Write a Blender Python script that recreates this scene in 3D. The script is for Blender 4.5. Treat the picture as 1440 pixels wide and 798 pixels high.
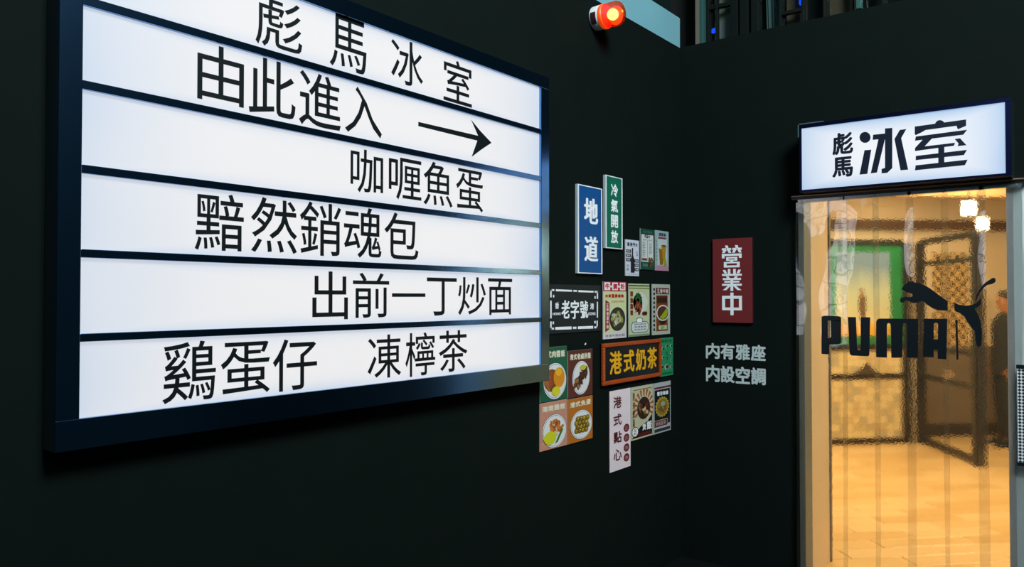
import bpy, bmesh, math, random
from mathutils import Vector, Matrix, noise
for o in list(bpy.data.objects): bpy.data.objects.remove(o)
SC = bpy.context.scene
C = SC.collection
random.seed(7)
def lin(c):
    return tuple(((v/255)/12.92 if v/255 <= .04045 else ((v/255+.055)/1.055)**2.4) for v in c)

# ---------------------------------------------------------------- camera
F_PX, W, H = 1091.0, 1440, 798
CAM = Vector((2.06, -4.3, 1.55))
cam = bpy.data.cameras.new('camera'); cam.sensor_width = 36; cam.lens = 36*F_PX/W
co = bpy.data.objects.new('camera', cam); C.objects.link(co); SC.camera = co
co.location = CAM
co.rotation_euler = (math.radians(90.998), 0, math.radians(37.85))
cam.clip_start = .05
# ---------------------------------------------------------------- world
w = bpy.data.worlds.new('night_hall'); SC.world = w; w.use_nodes = True
w.node_tree.nodes['Background'].inputs[0].default_value = (.22, .60, .56, 1)
w.node_tree.nodes['Background'].inputs[1].default_value = .022
SC.view_settings.view_transform = 'Standard'; SC.view_settings.look = 'None'
SC.view_settings.gamma = 1; SC.view_settings.use_curve_mapping = False
SC.view_settings.exposure = 0
def area(name, loc, target, size, power, col, sy=None):
    l = bpy.data.lights.new(name, 'AREA'); l.energy = power; l.color = col
    l.shape = 'RECTANGLE'; l.size = size; l.size_y = sy or size
    o = bpy.data.objects.new(name, l); C.objects.link(o); o.location = loc
    o.rotation_euler = (Vector(target)-Vector(loc)).to_track_quat('-Z', 'Y').to_euler()
    return o
area('hall_light', (3.9, -3.4, 5.2), (0, -.8, 1.6), 1.6, 365, (.84, .96, 1.0))
area('hall_light_far', (2.2, -7.5, 5.0), (1.0, 0, 1.4), 1.6, 40, (.55, .85, 1.0))
area('cafe_light', (.6, 2.2, 2.60), (.6, 2.4, 0), 2.2, 86, (1.0, .80, .46))
area('cafe_light_back', (.9, 4.3, 2.62), (.7, 4.9, 0), 1.2, 38, (1.0, .80, .44))
for nm_, lc_, pw_ in (('cafe_fill_right', (2.75, 1.7, 2.0), 118), ('cafe_fill_left', (-1.3, 2.6, 2.0), 50)):  # unseen fill lights added to brighten the cafe walls and ceiling
    l_ = bpy.data.lights.new(nm_, 'POINT'); l_.energy = pw_; l_.color = (1.0, .78, .42); l_.shadow_soft_size = .12
    o_ = bpy.data.objects.new(nm_, l_); C.objects.link(o_); o_.location = lc_

# ---------------------------------------------------------------- helpers
RM = co.rotation_euler.to_matrix()
def ray(px, py): return RM @ Vector(((px-W/2)/F_PX, -(py-H/2)/F_PX, -1))
def on_left(px, py, x=0.0):
    d = ray(px, py); return CAM + d*((x-CAM.x)/d.x)
def on_back(px, py, y=0.0):
    d = ray(px, py); return CAM + d*((y-CAM.y)/d.y)

MATS = {}
def mat(name, col, rough=.6, metal=0, spec=.5, emis=None, estr=0, var=.06, scale=30, bump=.02):
    if name in MATS: return MATS[name]
    m = bpy.data.materials.new(name); m.use_nodes = True; nt = m.node_tree
    p = nt.nodes['Principled BSDF']
    c = lin(col)
    p.inputs['Roughness'].default_value = rough; p.inputs['Metallic'].default_value = metal
    p.inputs['Specular IOR Level'].default_value = spec
    tc = nt.nodes.new('ShaderNodeTexCoord'); n = nt.nodes.new('ShaderNodeTexNoise')
    n.inputs['Scale'].default_value = scale; n.inputs['Detail'].default_value = 4
    nt.links.new(tc.outputs['Object'], n.inputs['Vector'])
    r = nt.nodes.new('ShaderNodeMix'); r.data_type = 'RGBA'
    r.inputs[6].default_value = (*[max(0, v*(1-var)) for v in c], 1)
    r.inputs[7].default_value = (*[min(1, v*(1+var)) for v in c], 1)
    nt.links.new(n.outputs['Fac'], r.inputs[0]); nt.links.new(r.outputs[2], p.inputs['Base Color'])
    if bump:
        b = nt.nodes.new('ShaderNodeBump'); b.inputs['Strength'].default_value = bump; b.inputs['Distance'].default_value = .01
        nt.links.new(n.outputs['Fac'], b.inputs['Height']); nt.links.new(b.outputs['Normal'], p.inputs['Normal'])
    if emis:
        p.inputs['Emission Color'].default_value = (*lin(emis), 1); p.inputs['Emission Strength'].default_value = estr
    MATS[name] = m
    return m
BLACKWALL = mat('black_painted_board', (11, 21, 18), .8, spec=.08, var=.15, scale=6, bump=.15)
BLACKINK = mat('black_ink', (14, 22, 26), .5, spec=.2)
FRAME = mat('black_coated_metal', (30, 38, 42), .30, metal=.0, spec=.6, bump=0)
FRAMEF = mat('satin_black_aluminium', (98, 146, 200), .17, metal=1, bump=.0)
WHITE = mat('white_print', (240, 240, 242), .6)
VINYL = mat('white_vinyl', (244, 247, 252), .5)
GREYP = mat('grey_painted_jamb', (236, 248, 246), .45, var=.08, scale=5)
SILVER = mat('silver_metal', (190, 190, 190), .25, metal=1, var=.1)
WOODF = mat('orange_brown_wood', (170, 70, 22), .35, var=.3, scale=18)
GOLD = mat('gold_paint', (240, 176, 14), .4, var=.12, scale=60)
STEEL = mat('dark_steel_frame', (24, 20, 18), .4, var=.3, scale=20)

def backlit(name, col, strength, edge, size, pw=5, gain=1.0):
    # backlit acrylic sheet: emission colour painted weaker and cooler towards the rim
    m = bpy.data.materials.new(name); m.use_nodes = True; nt = m.node_tree
    p = nt.nodes['Principled BSDF']; p.inputs['Base Color'].default_value = (.13, .13, .13, 1); p.inputs['Roughness'].default_value = .45
    tc = nt.nodes.new('ShaderNodeTexCoord'); n = nt.nodes.new('ShaderNodeTexNoise'); n.inputs['Scale'].default_value = 1.6; n.inputs['Detail'].default_value = 1
    nt.links.new(tc.outputs['Object'], n.inputs['Vector'])
    mx = nt.nodes.new('ShaderNodeMix'); mx.data_type = 'RGBA'
    mx.inputs[6].default_value = (*lin(col), 1); mx.inputs[7].default_value = (*lin(edge), 1)
    sp = nt.nodes.new('ShaderNodeSeparateXYZ'); nt.links.new(tc.outputs['Generated'], sp.inputs[0])
    outs = []
    for ax in size:
        a = nt.nodes.new('ShaderNodeMath'); a.operation = 'SUBTRACT'; a.inputs[1].default_value = .5; nt.links.new(sp.outputs[ax], a.inputs[0])
        b = nt.nodes.new('ShaderNodeMath'); b.operation = 'ABSOLUTE'; nt.links.new(a.outputs[0], b.inputs[0])
        c = nt.nodes.new('ShaderNodeMath'); c.operation = 'MULTIPLY'; c.inputs[1].default_value = 2; nt.links.new(b.outputs[0], c.inputs[0])
        d = nt.nodes.new('ShaderNodeMath'); d.operation = 'POWER'; d.inputs[1].default_value = pw; nt.links.new(c.outputs[0], d.inputs[0])
        outs.append(d)
    e = nt.nodes.new('ShaderNodeMath'); e.operation = 'MAXIMUM'; nt.links.new(outs[0].outputs[0], e.inputs[0]); nt.links.new(outs[1].outputs[0], e.inputs[1])
    g = nt.nodes.new('ShaderNodeMath'); g.operation = 'MULTIPLY'; nt.links.new(e.outputs[0], g.inputs[0]); nt.links.new(n.outputs['Fac'], g.inputs[1])
    g2 = nt.nodes.new('ShaderNodeMath'); g2.operation = 'MULTIPLY'; g2.use_clamp = True; g2.inputs[1].default_value = gain; nt.links.new(g.outputs[0], g2.inputs[0])
    nt.links.new(g2.outputs[0], mx.inputs[0]); nt.links.new(mx.outputs[2], p.inputs['Emission Color'])
    p.inputs['Emission Strength'].default_value = strength
    return m

class MB:
    def __init__(s): s.v = []; s.f = []; s.mi = []; s.mats = []; s.marks = []
    def m(s, mt):
        if mt not in s.mats: s.mats.append(mt)
        return s.mats.index(mt)
    def add(s, vs, fs, mt):
        b = len(s.v); s.v += [Vector(v) for v in vs]; k = s.m(mt)
        for f in fs: s.f.append([b+i for i in f]); s.mi.append(k)
    def box(s, a, b, mt):
        x0, y0, z0 = a; x1, y1, z1 = b
        s.obox(Vector((x0, y0, z0)), Vector((x1-x0, 0, 0)), Vector((0, y1-y0, 0)), Vector((0, 0, z1-z0)), mt)
    def obox(s, o, A, B, D, mt):
        o, A, B, D = Vector(o), Vector(A), Vector(B), Vector(D)
        vs = [o, o+A, o+A+B, o+B, o+D, o+A+D, o+A+B+D, o+B+D]
        fs = [(0, 3, 2, 1), (4, 5, 6, 7), (0, 1, 5, 4), (1, 2, 6, 5), (2, 3, 7, 6), (3, 0, 4, 7)]
        if A.cross(B).dot(D) < 0: fs = [f[::-1] for f in fs]
        s.add(vs, fs, mt)
    def lathe(s, o, axis, prof, mt, n=28, smooth=True):
        axis = Vector(axis).normalized(); t = axis.orthogonal().normalized(); b = axis.cross(t)
        vs = []; fs = []
        for (d, r) in prof:
            for k in range(n):
                a = 2*math.pi*k/n
                vs.append(Vector(o)+axis*d+t*(r*math.cos(a))+b*(r*math.sin(a)))
        for i in range(len(prof)-1):
            for k in range(n):
                fs.append((i*n+k, i*n+(k+1) % n, (i+1)*n+(k+1) % n, (i+1)*n+k))
        fs.append(tuple(range(n))[::-1]); fs.append(tuple(range((len(prof)-1)*n, len(prof)*n)))
        s.add(vs, fs, mt)
    def tube(s, p, q, r, mt, n=10): s.lathe(p, Vector(q)-Vector(p), [(0, r), ((Vector(q)-Vector(p)).length, r)], mt, n)
    def begin(s): s.marks.append((len(s.v), len(s.f), True))
    def end(s): s.marks.append((len(s.v), len(s.f), False))
    def build_chars(s, parent, name='character'):
        # every large character becomes a part of its own, the fine print stays one part
        ms = s.marks; rest = MB(); cuts = []
        pos = (0, 0); big = False
        for (v, f, b) in ms+[(len(s.v), len(s.f), False)]:
            if f > pos[1]: cuts.append((pos, (v, f), big))
            pos = (v, f); big = b
        for (a, c, b) in cuts:
            t_ = MB() if b else rest; o_ = len(t_.v)-a[0]
            t_.v += s.v[a[0]:c[0]]
            for i in range(a[1], c[1]): t_.f.append([j+o_ for j in s.f[i]]); t_.mi.append(t_.m(s.mats[s.mi[i]]))
            if b: t_.build(name, parent)
        if rest.f: tag(rest.build('lettering', parent), kind='stuff')
    def build(s, name, parent=None, smooth=False, bevel=0):
        org = parent.matrix_world_loc if False else (ORIG.get(parent.name, Vector()) if parent else Vector())
        me = bpy.data.meshes.new(name); me.from_pydata([v-org for v in s.v], [], s.f)
        for m_ in s.mats: me.materials.append(m_)
        me.polygons.foreach_set('material_index', s.mi); me.update()
        if smooth:
            me.polygons.foreach_set('use_smooth', [True]*len(me.polygons)); me.set_sharp_from_angle(angle=math.radians(40))
        o = bpy.data.objects.new(name, me); C.objects.link(o)
        if parent: o.parent = parent
        ORIG[o.name] = org
        if bevel:
            b = o.modifiers.new('bevel', 'BEVEL'); b.width = bevel; b.segments = 2; b.limit_method = 'ANGLE'
        return o
ORIG = {}
def tag(o, label=None, cat=None, group=None, kind=None):
    for k, v in (('label', label), ('category', cat), ('group', group), ('kind', kind)):
        if v: o[k] = v
    return o
def thing(name, loc, label, cat, group=None):
    o = bpy.data.objects.new(name, None); C.objects.link(o); o.location = loc; o.empty_display_size = .05
    ORIG[o.name] = Vector(loc)
    return tag(o, label, cat, group)

# text -> triangles in a unit frame (0..1, 0..1 of its own ink box), cached
_T = {}
def glyph(txt):
    if txt in _T: return _T[txt]
    cu = bpy.data.curves.new('t', 'FONT'); cu.body = txt; cu.size = 1; cu.resolution_u = 3; cu.fill_mode = 'FRONT'
    ob = bpy.data.objects.new('t', cu); C.objects.link(ob)
    dg = bpy.context.evaluated_depsgraph_get(); dg.update()
    me = bpy.data.meshes.new_from_object(ob.evaluated_get(dg), depsgraph=dg)
    vs = [v.co.copy() for v in me.vertices]; fs = [tuple(p.vertices) for p in me.polygons]
    bpy.data.objects.remove(ob); bpy.data.curves.remove(cu); bpy.data.meshes.remove(me)
    x0 = min(v.x for v in vs); x1 = max(v.x for v in vs); y0 = min(v.y for v in vs); y1 = max(v.y for v in vs)
    if y1-y0 < .3: y0 -= .35; y1 += .35      # flat characters such as a single stroke
    _T[txt] = ([((v.x-x0)/(x1-x0), (v.y-y0)/(y1-y0)) for v in vs], fs)
    return _T[txt]

class Face:
    """a printable rectangle: origin at its lower left, U to the right, V up, N towards the viewer"""
    def __init__(s, o, U, V, N): s.o, s.U, s.V, s.N = Vector(o), Vector(U), Vector(V), Vector(N).normalized()
    def p(s, u, v, lay=0): return s.o + s.U*u + s.V*v + s.N*(lay*.0004)
    def poly(s, mb, pts, mt, lay=1):
        pts = list(pts)
        ar = sum(pts[i][0]*pts[(i+1) % len(pts)][1]-pts[(i+1) % len(pts)][0]*pts[i][1] for i in range(len(pts)))
        if ar < 0: pts = pts[::-1]
        if len(pts) > 4:
            from mathutils.geometry import tessellate_polygon
            tri = tessellate_polygon([[Vector((a, b, 0)) for a, b in pts]])
            mb.add([s.p(a, b, lay) for a, b in pts], [tuple(t) for t in tri], mt)
        else: mb.add([s.p(a, b, lay) for a, b in pts], [tuple(range(len(pts)))], mt)
    def rect(s, mb, u0, v0, u1, v1, mt, lay=1): s.poly(mb, [(u0, v0), (u1, v0), (u1, v1), (u0, v1)], mt, lay)
    def ell(s, mb, u, v, ru, rv, mt, lay=1, n=22, rot=0, a0=0, a1=360):
        pts = []
        asp = s.U.length/s.V.length
        for k in range(n if a1-a0 >= 360 else n+1):
            a = math.radians(a0+(a1-a0)*k/n); x, y = ru*math.cos(a)*asp, rv*math.sin(a)
            x, y = x*math.cos(rot)-y*math.sin(rot), x*math.sin(rot)+y*math.cos(rot)
            pts.append((u+x/asp, v+y))
        s.poly(mb, pts, mt, lay)
    def text(s, mb, txt, u0, v0, u1, v1, mt, lay=1, bold=0.0, shear=0, aniso=1.0):
        vs, fs = glyph(txt); asp = s.U.length/s.V.length
        offs = [(0, 0)]
        if bold:
            offs = [(bold*math.cos(a)/asp, bold*aniso*math.sin(a)) for a in [k*math.pi/4 for k in range(8)]]
            u0 += bold/asp; u1 -= bold/asp; v0 += bold; v1 -= bold
        mb.marks.append((len(mb.v), len(mb.f), (s.V*(v1-v0)).length > .026 and len(txt) == 1))
        for k_, (dx, dy) in enumerate(offs):
            mb.add([s.p(u0+(u1-u0)*a+dx+shear*(b-.5), v0+(v1-v0)*b+dy, lay+k_*.16) for a, b in vs], fs, mt)
        mb.marks.append((len(mb.v), len(mb.f), False))
    def column(s, mb, txt, u0, v0, u1, v1, mt, lay=1, bold=0, gap=.12):
        n = len(txt); h = (v1-v0)/(n+gap*(n-1))
        for i, ch in enumerate(txt):
            t = v1-i*h*(1+gap); s.text(mb, ch, u0, t-h, u1, t, mt, lay, bold)
    def row(s, mb, txt, u0, v0, u1, v1, mt, lay=1, bold=0, gap=.12):
        n = len(txt); h = (u1-u0)/(n+gap*(n-1))
        for i, ch in enumerate(txt):
            t = u0+i*h*(1+gap); s.text(mb, ch, t, v0, t+h, v1, mt, lay, bold)
def left_face(pxl, pxr, pyt, pyb, ref=None, x=0.0):
    r = pxl if ref is None else ref
    y0 = on_left(pxl, 418, x).y; y1 = on_left(pxr, 418, x).y
    z1 = on_left(r, pyt, x).z; z0 = on_left(r, pyb, x).z
    return Face((x, y0, z0), (0, y1-y0, 0), (0, 0, z1-z0), (1, 0, 0))
def back_face(pxl, pxr, pyt, pyb, ref=None, y=0.0):
    r = (pxl+pxr)/2 if ref is None else ref
    x0 = on_back(pxl, 418, y).x; x1 = on_back(pxr, 418, y).x
    z1 = on_back(r, pyt, y).z; z0 = on_back(r, pyb, y).z
    return Face((x0, y, z0), (x1-x0, 0, 0), (0, 0, z1-z0), (0, -1, 0))

# ---------------------------------------------------------------- setting
WTOP = on_left(957, 68).z
DX0 = on_back(1132, 418).x; DX1 = on_back(1419, 418).x; DZ = on_back(1133, 282).z + .02
TH = .10
mb = MB(); mb.box((-TH, -7.0, 0), (0, TH, WTOP), BLACKWALL); tag(mb.build('wall_left'), kind='structure')
mb = MB()
mb.box((0, 0, 0), (DX0-.03, TH, WTOP), BLACKWALL)
mb.box((DX0-.03, 0, DZ), (DX1+.03, TH, WTOP), BLACKWALL)
mb.box((DX1+.22, 0, 0), (5.2, TH, WTOP), BLACKWALL); mb.box((DX1+.03, 0, DZ), (DX1+.22, TH, WTOP), BLACKWALL)
tag(mb.build('wall_back'), kind='structure')
mb = MB(); mb.box((-.1, -7, -.1), (5.2, 0, 0), mat('dark_concrete', (14, 17, 17), .8, spec=.1, var=.25, scale=4)); tag(mb.build('floor'), kind='structure')
# pale fascia beam resting on top of the left wall
mb = MB(); fz = on_left(960, 26).z
mb.box((-.08, -7.0, WTOP+.001), (-.012, .03, fz), mat('pale_grey_fascia', (118, 172, 184), .6, var=.12, scale=2))
tag(mb.build('trim_1'), kind='structure')

# door frame
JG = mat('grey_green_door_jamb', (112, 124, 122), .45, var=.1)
mb = MB()
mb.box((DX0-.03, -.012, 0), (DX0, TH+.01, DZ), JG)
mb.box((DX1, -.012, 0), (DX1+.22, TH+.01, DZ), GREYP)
mb.box((DX1-.006, -.020, 0), (DX1+.022, -.012, DZ-.0), mat('jamb_bead', (185, 190, 190), .35))
tag(mb.build('door_1', bevel=.002), kind='structure')

# ---------------------------------------------------------------- large light box on the left wall
XF = .075
P = lambda px, py: on_left(px, py, XF)
yl, yr = P(113.5, 418).y, P(761.5, 418).y
zs = []
for k in range(6):
    zt = (P(116, 1.2+(k-1)*119.8).z + P(761, 125.6+k*65.6).z)/2
    zb = (P(116, 108.5+(k-1)*120.1).z + P(761, 184+k*65.8).z)/2
    zs.append((zt, zb))
oy0 = P(80, 418).y; oy1 = P(772.5, 418).y
ot = zs[0][0]+.055; ob_ = zs[5][1]-.075
box = thing('light_box_sign', (XF, (yl+yr)/2, ob_), 'large black framed light box with six glowing white rows of black characters', 'light box')
mb = MB(); mb.box((.0005, oy0, ob_), (XF-.02, oy1, ot), FRAME); mb.build('housing', box, bevel=.002)
def bar(name, a, b):
    mb = MB(); mb.box(a, b, FRAMEF); return mb.build(name, box, bevel=.0015)
bar('frame_rail', (XF-.02, oy0, zs[0][0]), (XF, oy1, ot)); bar('frame_rail', (XF-.02, oy0, ob_), (XF, oy1, zs[5][1]))
bar('frame_stile', (XF-.02, oy0, zs[5][1]), (XF, yl, zs[0][0])); bar('frame_stile', (XF-.02, yr, zs[5][1]), (XF, oy1, zs[0][0]))
for k in range(5): bar('divider_bar', (XF-.02, yl, zs[k+1][0]), (XF-.001, yr, zs[k][1]))
LIT = backlit('backlit_white_acrylic', (233, 231, 232), .93, (176, 196, 222), (1, 2), 4, 1.2)
rows = [
 [('彪', 357, 423, -3, 70), ('馬', 462, 514, 25, 99), ('冰', 549, 594, 57, 120), ('室', 623, 663, 86, 146)],
 [('由', 275, 341, 65, 145), ('此', 348, 414, 84, 164), ('進', 419, 478, 104, 180), ('入', 484, 536, 124, 190)],
 [('咖', 492, 538, 211, 272), ('喱', 546, 592, 223, 282), ('魚', 595, 636, 229, 290), ('蛋', 641, 679, 239, 297)],
 [('黯', 273, 342, 272, 353), ('然', 352, 417, 279, 356), ('銷', 421, 479, 285, 360), ('魂', 483, 536, 292, 363), ('包', 540, 588, 300, 365)],
 [('出', 439, 489, 382, 450), ('前', 496, 547, 384, 447), ('一', 551, 598, 397, 433), ('丁', 600, 642, 391, 444), ('炒', 644, 683, 390, 443), ('面', 686, 720, 392, 443)],
 [('鷄', 229, 304, 480, 565), ('蛋', 311, 380, 481, 555), ('仔', 384, 446, 477, 549), ('凍', 517, 564, 471, 532), ('檸', 570, 612, 468, 529), ('茶', 617, 657, 465, 523)],
]
rows[5][0] = ('雞', 229, 304, 480, 565) if False else ('鷄', 229, 304, 480, 565)
for k, (zt, zb) in enumerate(zs):
    xp = XF-.012
    mb = MB(); mb.box((xp-.004, yl, zb), (xp, yr, zt), LIT); pn = mb.build('lit_panel', box)
    mb = MB()
    for (ch, a, b, t, bt) in rows[k]:
        fc = left_face(a, b, t, bt, (a+b)/2, xp)
        mb.begin() if ch == '一' else None
        if ch == '一': fc.rect(mb, 0, .42, 1, .56, BLACKINK, 2)
        else: fc.text(mb, ch, 0, 0, 1, 1, BLACKINK, 2, bold=.004)
        mb.end()
    if k == 1:
        mb.begin()
        fc = left_face(588, 691, 165, 222, 588, xp)
        q = lambda px, py: ((on_left(px, py, xp).y-fc.o.y)/fc.U.y, (on_left(px, py, xp).z-fc.o.z)/fc.V.z)
        fc.poly(mb, [q(*c) for c in [(588, 171.5), (672, 191), (662, 168), (675, 184), (691, 201), (676, 211), (663, 221), (671, 198), (588, 177.5)]], BLACKINK, 2); mb.end()
    mb.build_chars(pn)

# ---------------------------------------------------------------- posters and boards on the left wall
G = {}
def pm(r, g, b): 
    k = (r, g, b)
    if k not in G: G[k] = mat('print_%d_%d_%d' % k, k, .55, spec=.3, bump=0, var=.05)
    return G[k]
def board(name, label, cat, fc, thick, side, face, group=None, edge_bevel=0):
    o = fc.o + fc.N*.0006
    t = thing(name, o+fc.U*.5, label, cat, group)
    m1 = MB(); m1.obox(o, fc.U, fc.V, fc.N*thick, side); m1.build('board', t, bevel=edge_bevel)
    f = Face(o+fc.N*(thick+.0002), fc.U, fc.V, fc.N)
    m2 = MB(); m3 = MB()
    if face: f.rect(m2, 0, 0, 1, 1, face, .5)
    return t, f, m2, m3
def done(t, m2, m3):
    if m2.f: m2.build('printed_face', t)
    if m3.f: m3.build_chars(t)
def food(f, mb, u, v, ru, rv, cols, n, lay, rot=0, s=.32):
    for i in range(n):
        a = random.random()*6.28; r = math.sqrt(random.random())*.82
        f.ell(mb, u+ru*r*math.cos(a), v+rv*r*math.sin(a), ru*s*random.uniform(.6, 1.2), rv*s*random.uniform(.5, 1.1), pm(*random.choice(cols)), lay+i*.05, 9, random.random()*3)
ALU = mat('pale_sign_edge', (170, 185, 190), .4)
# blue subway style sign
fc = left_face(809, 843.6, 259, 384.5)
t, f, a, b = board('street_sign', 'tall blue metal sign with white rim and two large white characters', 'sign', fc, .014, ALU, WHITE)
f.rect(a, .045, .012, .955, .988, pm(3, 78, 142), 1)
f.text(b, '地', .24, .56, .82, .875, VINYL, 2, bold=.015, aniso=.3); f.text(b, '道', .25, .13, .82, .44, VINYL, 2, bold=.015, aniso=.3); done(t, a, b)
fc = left_face(848.3, 872.2, 246.2, 349)
t, f, a, b = board('street_sign', 'narrow green metal sign with white rim and four white characters', 'sign', fc, .014, ALU, WHITE)
f.rect(a, .06, .012, .94, .988, pm(4, 104, 78), 1)
f.column(b, '冷氣開放', .30, .075, .72, .90, VINYL, 2, bold=.006, gap=.2); done(t, a, b)
PAPER = mat('paper_edge', (170, 172, 170), .7)
# small white poster with dark bottle
t, f, a, b = board('poster', 'small white poster with a dark bottle and black text blocks', 'poster', left_face(878.5, 897.6, 336.8, 388), .004, PAPER, pm(205, 210, 225), 'small posters on the left wall')
K = pm(22, 26, 36)
f.row(a, '香港汽水', .12, .82, .9, .93, K, 1, bold=.004)
f.poly(a, [(.38, .09), (.66, .09), (.66, .45), (.56, .58), (.56, .78), (.46, .78), (.46, .58), (.38, .45)], K, 1)
for v in (.64, .52, .40): f.rect(a, .05, v, .40, v+.09, pm(40, 44, 58), 2); f.row(b, '原味', .1, v+.02, .32, v+.07, VINYL, 3)
for v in (.38, .26, .14): f.rect(a, .64, v, .96, v+.09, pm(40, 44, 58), 2); f.row(b, '凍飲', .7, v+.02, .92, v+.07, VINYL, 3)
f.column(b, '冰凍', .75, .56, .92, .70, pm(60, 70, 95), 2); f.column(b, '好飲', .08, .14, .26, .32, pm(60, 70, 95), 2); f.rect(a, .1, .045, .9, .055, pm(90, 95, 110), 1)
done(t, a, b)
t, f, a, b = board('poster', 'small dark green menu poster with two columns of fine print on white', 'poster', left_face(899.8, 919, 321.3, 379), .004, PAPER, pm(22, 74, 60), 'small posters on the left wall')
f.rect(a, .06, .19, .94, .86, pm(205, 212, 208), 1); f.rect(a, .49, .22, .51, .74, pm(60, 70, 66), 2)
f.ell(a, .47, .83, .16, .055, pm(70, 40, 46), 3); f.rect(a, .28, .80, .68, .84, pm(70, 40, 46), 3); f.text(b, '冰室', .33, .80, .62, .86, VINYL, 5)
for i in range(9):
    f.rect(a, .13, .66-i*.042, .30+.04*(i % 2), .675-i*.042, pm(90, 98, 92), 2); f.rect(a, .62, .64-i*.03, .84-.03*(i % 3), .65-i*.03, pm(90, 98, 92), 2)
f.text(b, '餐牌', .17, .71, .40, .75, pm(60, 90, 76), 2); f.text(b, '飲品', .60, .71, .84, .75, pm(60, 90, 76), 2)
f.rect(a, .1, .22, .46, .28, pm(110, 60, 46), 2); f.row(b, '茶餐廳', .16, .07, .5, .15, pm(120, 160, 140), 2)
f.row(b, '港式茶餐', .2, .90, .84, .955, pm(90, 130, 112), 2)
food(f, a, .76, .2, .2, .16, [(60, 84, 40), (200, 190, 150), (120, 60, 30), (30, 50, 30)], 18, 4)
done(t, a, b)
t, f, a, b = board('poster', 'small pale poster with two amber drink glasses and a mauve foot', 'poster', left_face(920.8, 939.4, 323.8, 380.6), .004, PAPER, pm(150, 172, 172), 'small posters on the left wall')
f.rect(a, 0, 0, 1, .12, pm(176, 130, 150), 1); f.rect(a, .16, .14, .86, .80, pm(188, 198, 196), 1)
f.row(b, '凍檸茶', .25, .86, .78, .95, pm(40, 56, 70), 2, bold=.004); f.rect(a, .22, .795, .80, .84, pm(120, 60, 66), 2)
f.poly(a, [(.25, .56), (.60, .52), (.54, .15), (.32, .15)], pm(138, 98, 24), 3); f.poly(a, [(.44, .64), (.80, .62), (.70, .30), (.52, .3)], pm(168, 128, 40), 4)
f.poly(a, [(.55, .32), (.74, .34), (.86, .14), (.62, .12)], pm(150, 150, 40), 5); f.ell(a, .62, .63, .18, .025, pm(110, 80, 30), 6)
for i in range(6): f.rect(a, .04, .25+i*.09, .12, .29+i*.09, pm(110, 140, 130), 1)
done(t, a, b)
# old brand board
fc = left_face(768.5, 844, 399.5, 471.5)
t, f, a, b = board('old_shop_board', 'flat black board with broken white line border and three white characters', 'sign', left_face(769.5, 843.5, 400, 470), .004, BLACKWALL, mat('black_board_face', (24, 33, 36), .6, spec=.3))
def q(cx, cy):
    px, py = 770+cx/11.4, 400+cy/11.4; pt = on_left(px, py, .006)
    return ((pt.y-f.o.y)/f.U.y, (pt.z-f.o.z)/f.V.z)
for (x0, y0, x1, y1) in [(45, 78, 110, 108), (135, 80, 396, 120), (418, 92, 476, 122), (496, 96, 740, 134), (757, 106, 812, 136), (45, 78, 68, 212), (45, 262, 68, 548), (45, 598, 68, 728), (792, 106, 812, 236), (792, 282, 810, 536), (788, 584, 808, 706),
    (45, 698, 105, 728), (126, 688, 388, 724), (410, 684, 466, 716), (490, 678, 732, 712), (752, 676, 808, 706), (90, 170, 110, 212), (754, 192, 774, 232), (84, 600, 104, 642), (752, 588, 774, 628)]:
    f.poly(a, [q(x0, y0), q(x1, y0 + (x1-x0)*(.05 if y0 < 400 else -.04)), q(x1, y1), q(x0, y1-(x1-x0)*(.03 if y0 < 400 else -.03))], VINYL, 1)
def qt(ch, x0, y0, x1, y1, bold): 
    u0, v0 = q(x0, y1); u1, v1 = q(x1, y0); f.text(b, ch, u0, v0, u1, v1, VINYL, 2, bold=bold, aniso=.4)
qt('老', 222, 250, 358, 562, .016); qt('字', 370, 250, 505, 568, .016); qt('號', 520, 258, 652, 556, .013)
qt('香', 120, 290, 185, 400, .006); qt('港', 682, 302, 744, 406, .006); qt('HONG', 84, 450, 212, 500, .004); qt('KONG', 656, 446, 768, 500, .004)
done(t, a, b)
# food posters, middle row
t, f, a, b = board('poster', 'pale green noodle poster with red heading blocks and a dark bowl of noodles', 'poster', left_face(847, 879.6, 396, 477.6), .004, PAPER, pm(205, 212, 160), 'small posters on the left wall')
f.rect(a, 0, .83, 1, 1, pm(178, 28, 40), 1); f.rect(a, 0, 0, 1, .1, pm(212, 208, 212), 1); f.poly(a, [(.4, .1), (1, .1), (1, .5)], pm(208, 208, 190), 1)
for i, ch in enumerate('牛腩粉'): f.rect(a, .05+i*.33, .85, .29+i*.33, .985, WHITE, 2); f.text(b, ch, .08+i*.33, .865, .26+i*.33, .97, pm(178, 28, 40), 3, bold=.004)
f.rect(a, .28, .90, .38, .93, WHITE, 2); f.rect(a, .61, .90, .72, .93, WHITE, 2)
f.row(b, '大家至愛美味', .08, .72, .88, .78, pm(176, 40, 30), 2, bold=.006); f.row(b, '正宗港式風味', .34, .63, .9, .67, pm(190, 120, 60), 2)
f.poly(a, [(.09, .68), (.26, .63), (.25, .17), (.08, .12)], pm(140, 26, 40), 2); f.column(b, '正宗清湯牛腩', .12, .18, .22, .62, pm(225, 200, 200), 3, bold=.003)
f.ell(a, .60, .34, .34, .21, pm(24, 26, 24), 3, 28); f.ell(a, .60, .34, .31, .19, pm(58, 56, 44), 4, 28)
food(f, a, .58, .34, .25, .16, [(205, 205, 190), (180, 180, 150), (40, 74, 40), (215, 215, 210), (110, 84, 50), (150, 150, 60)], 22, 5)
f.row(b, '清湯牛腩粉麵', .08, .03, .92, .075, pm(60, 60, 66), 2)
done(t, a, b)
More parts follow.
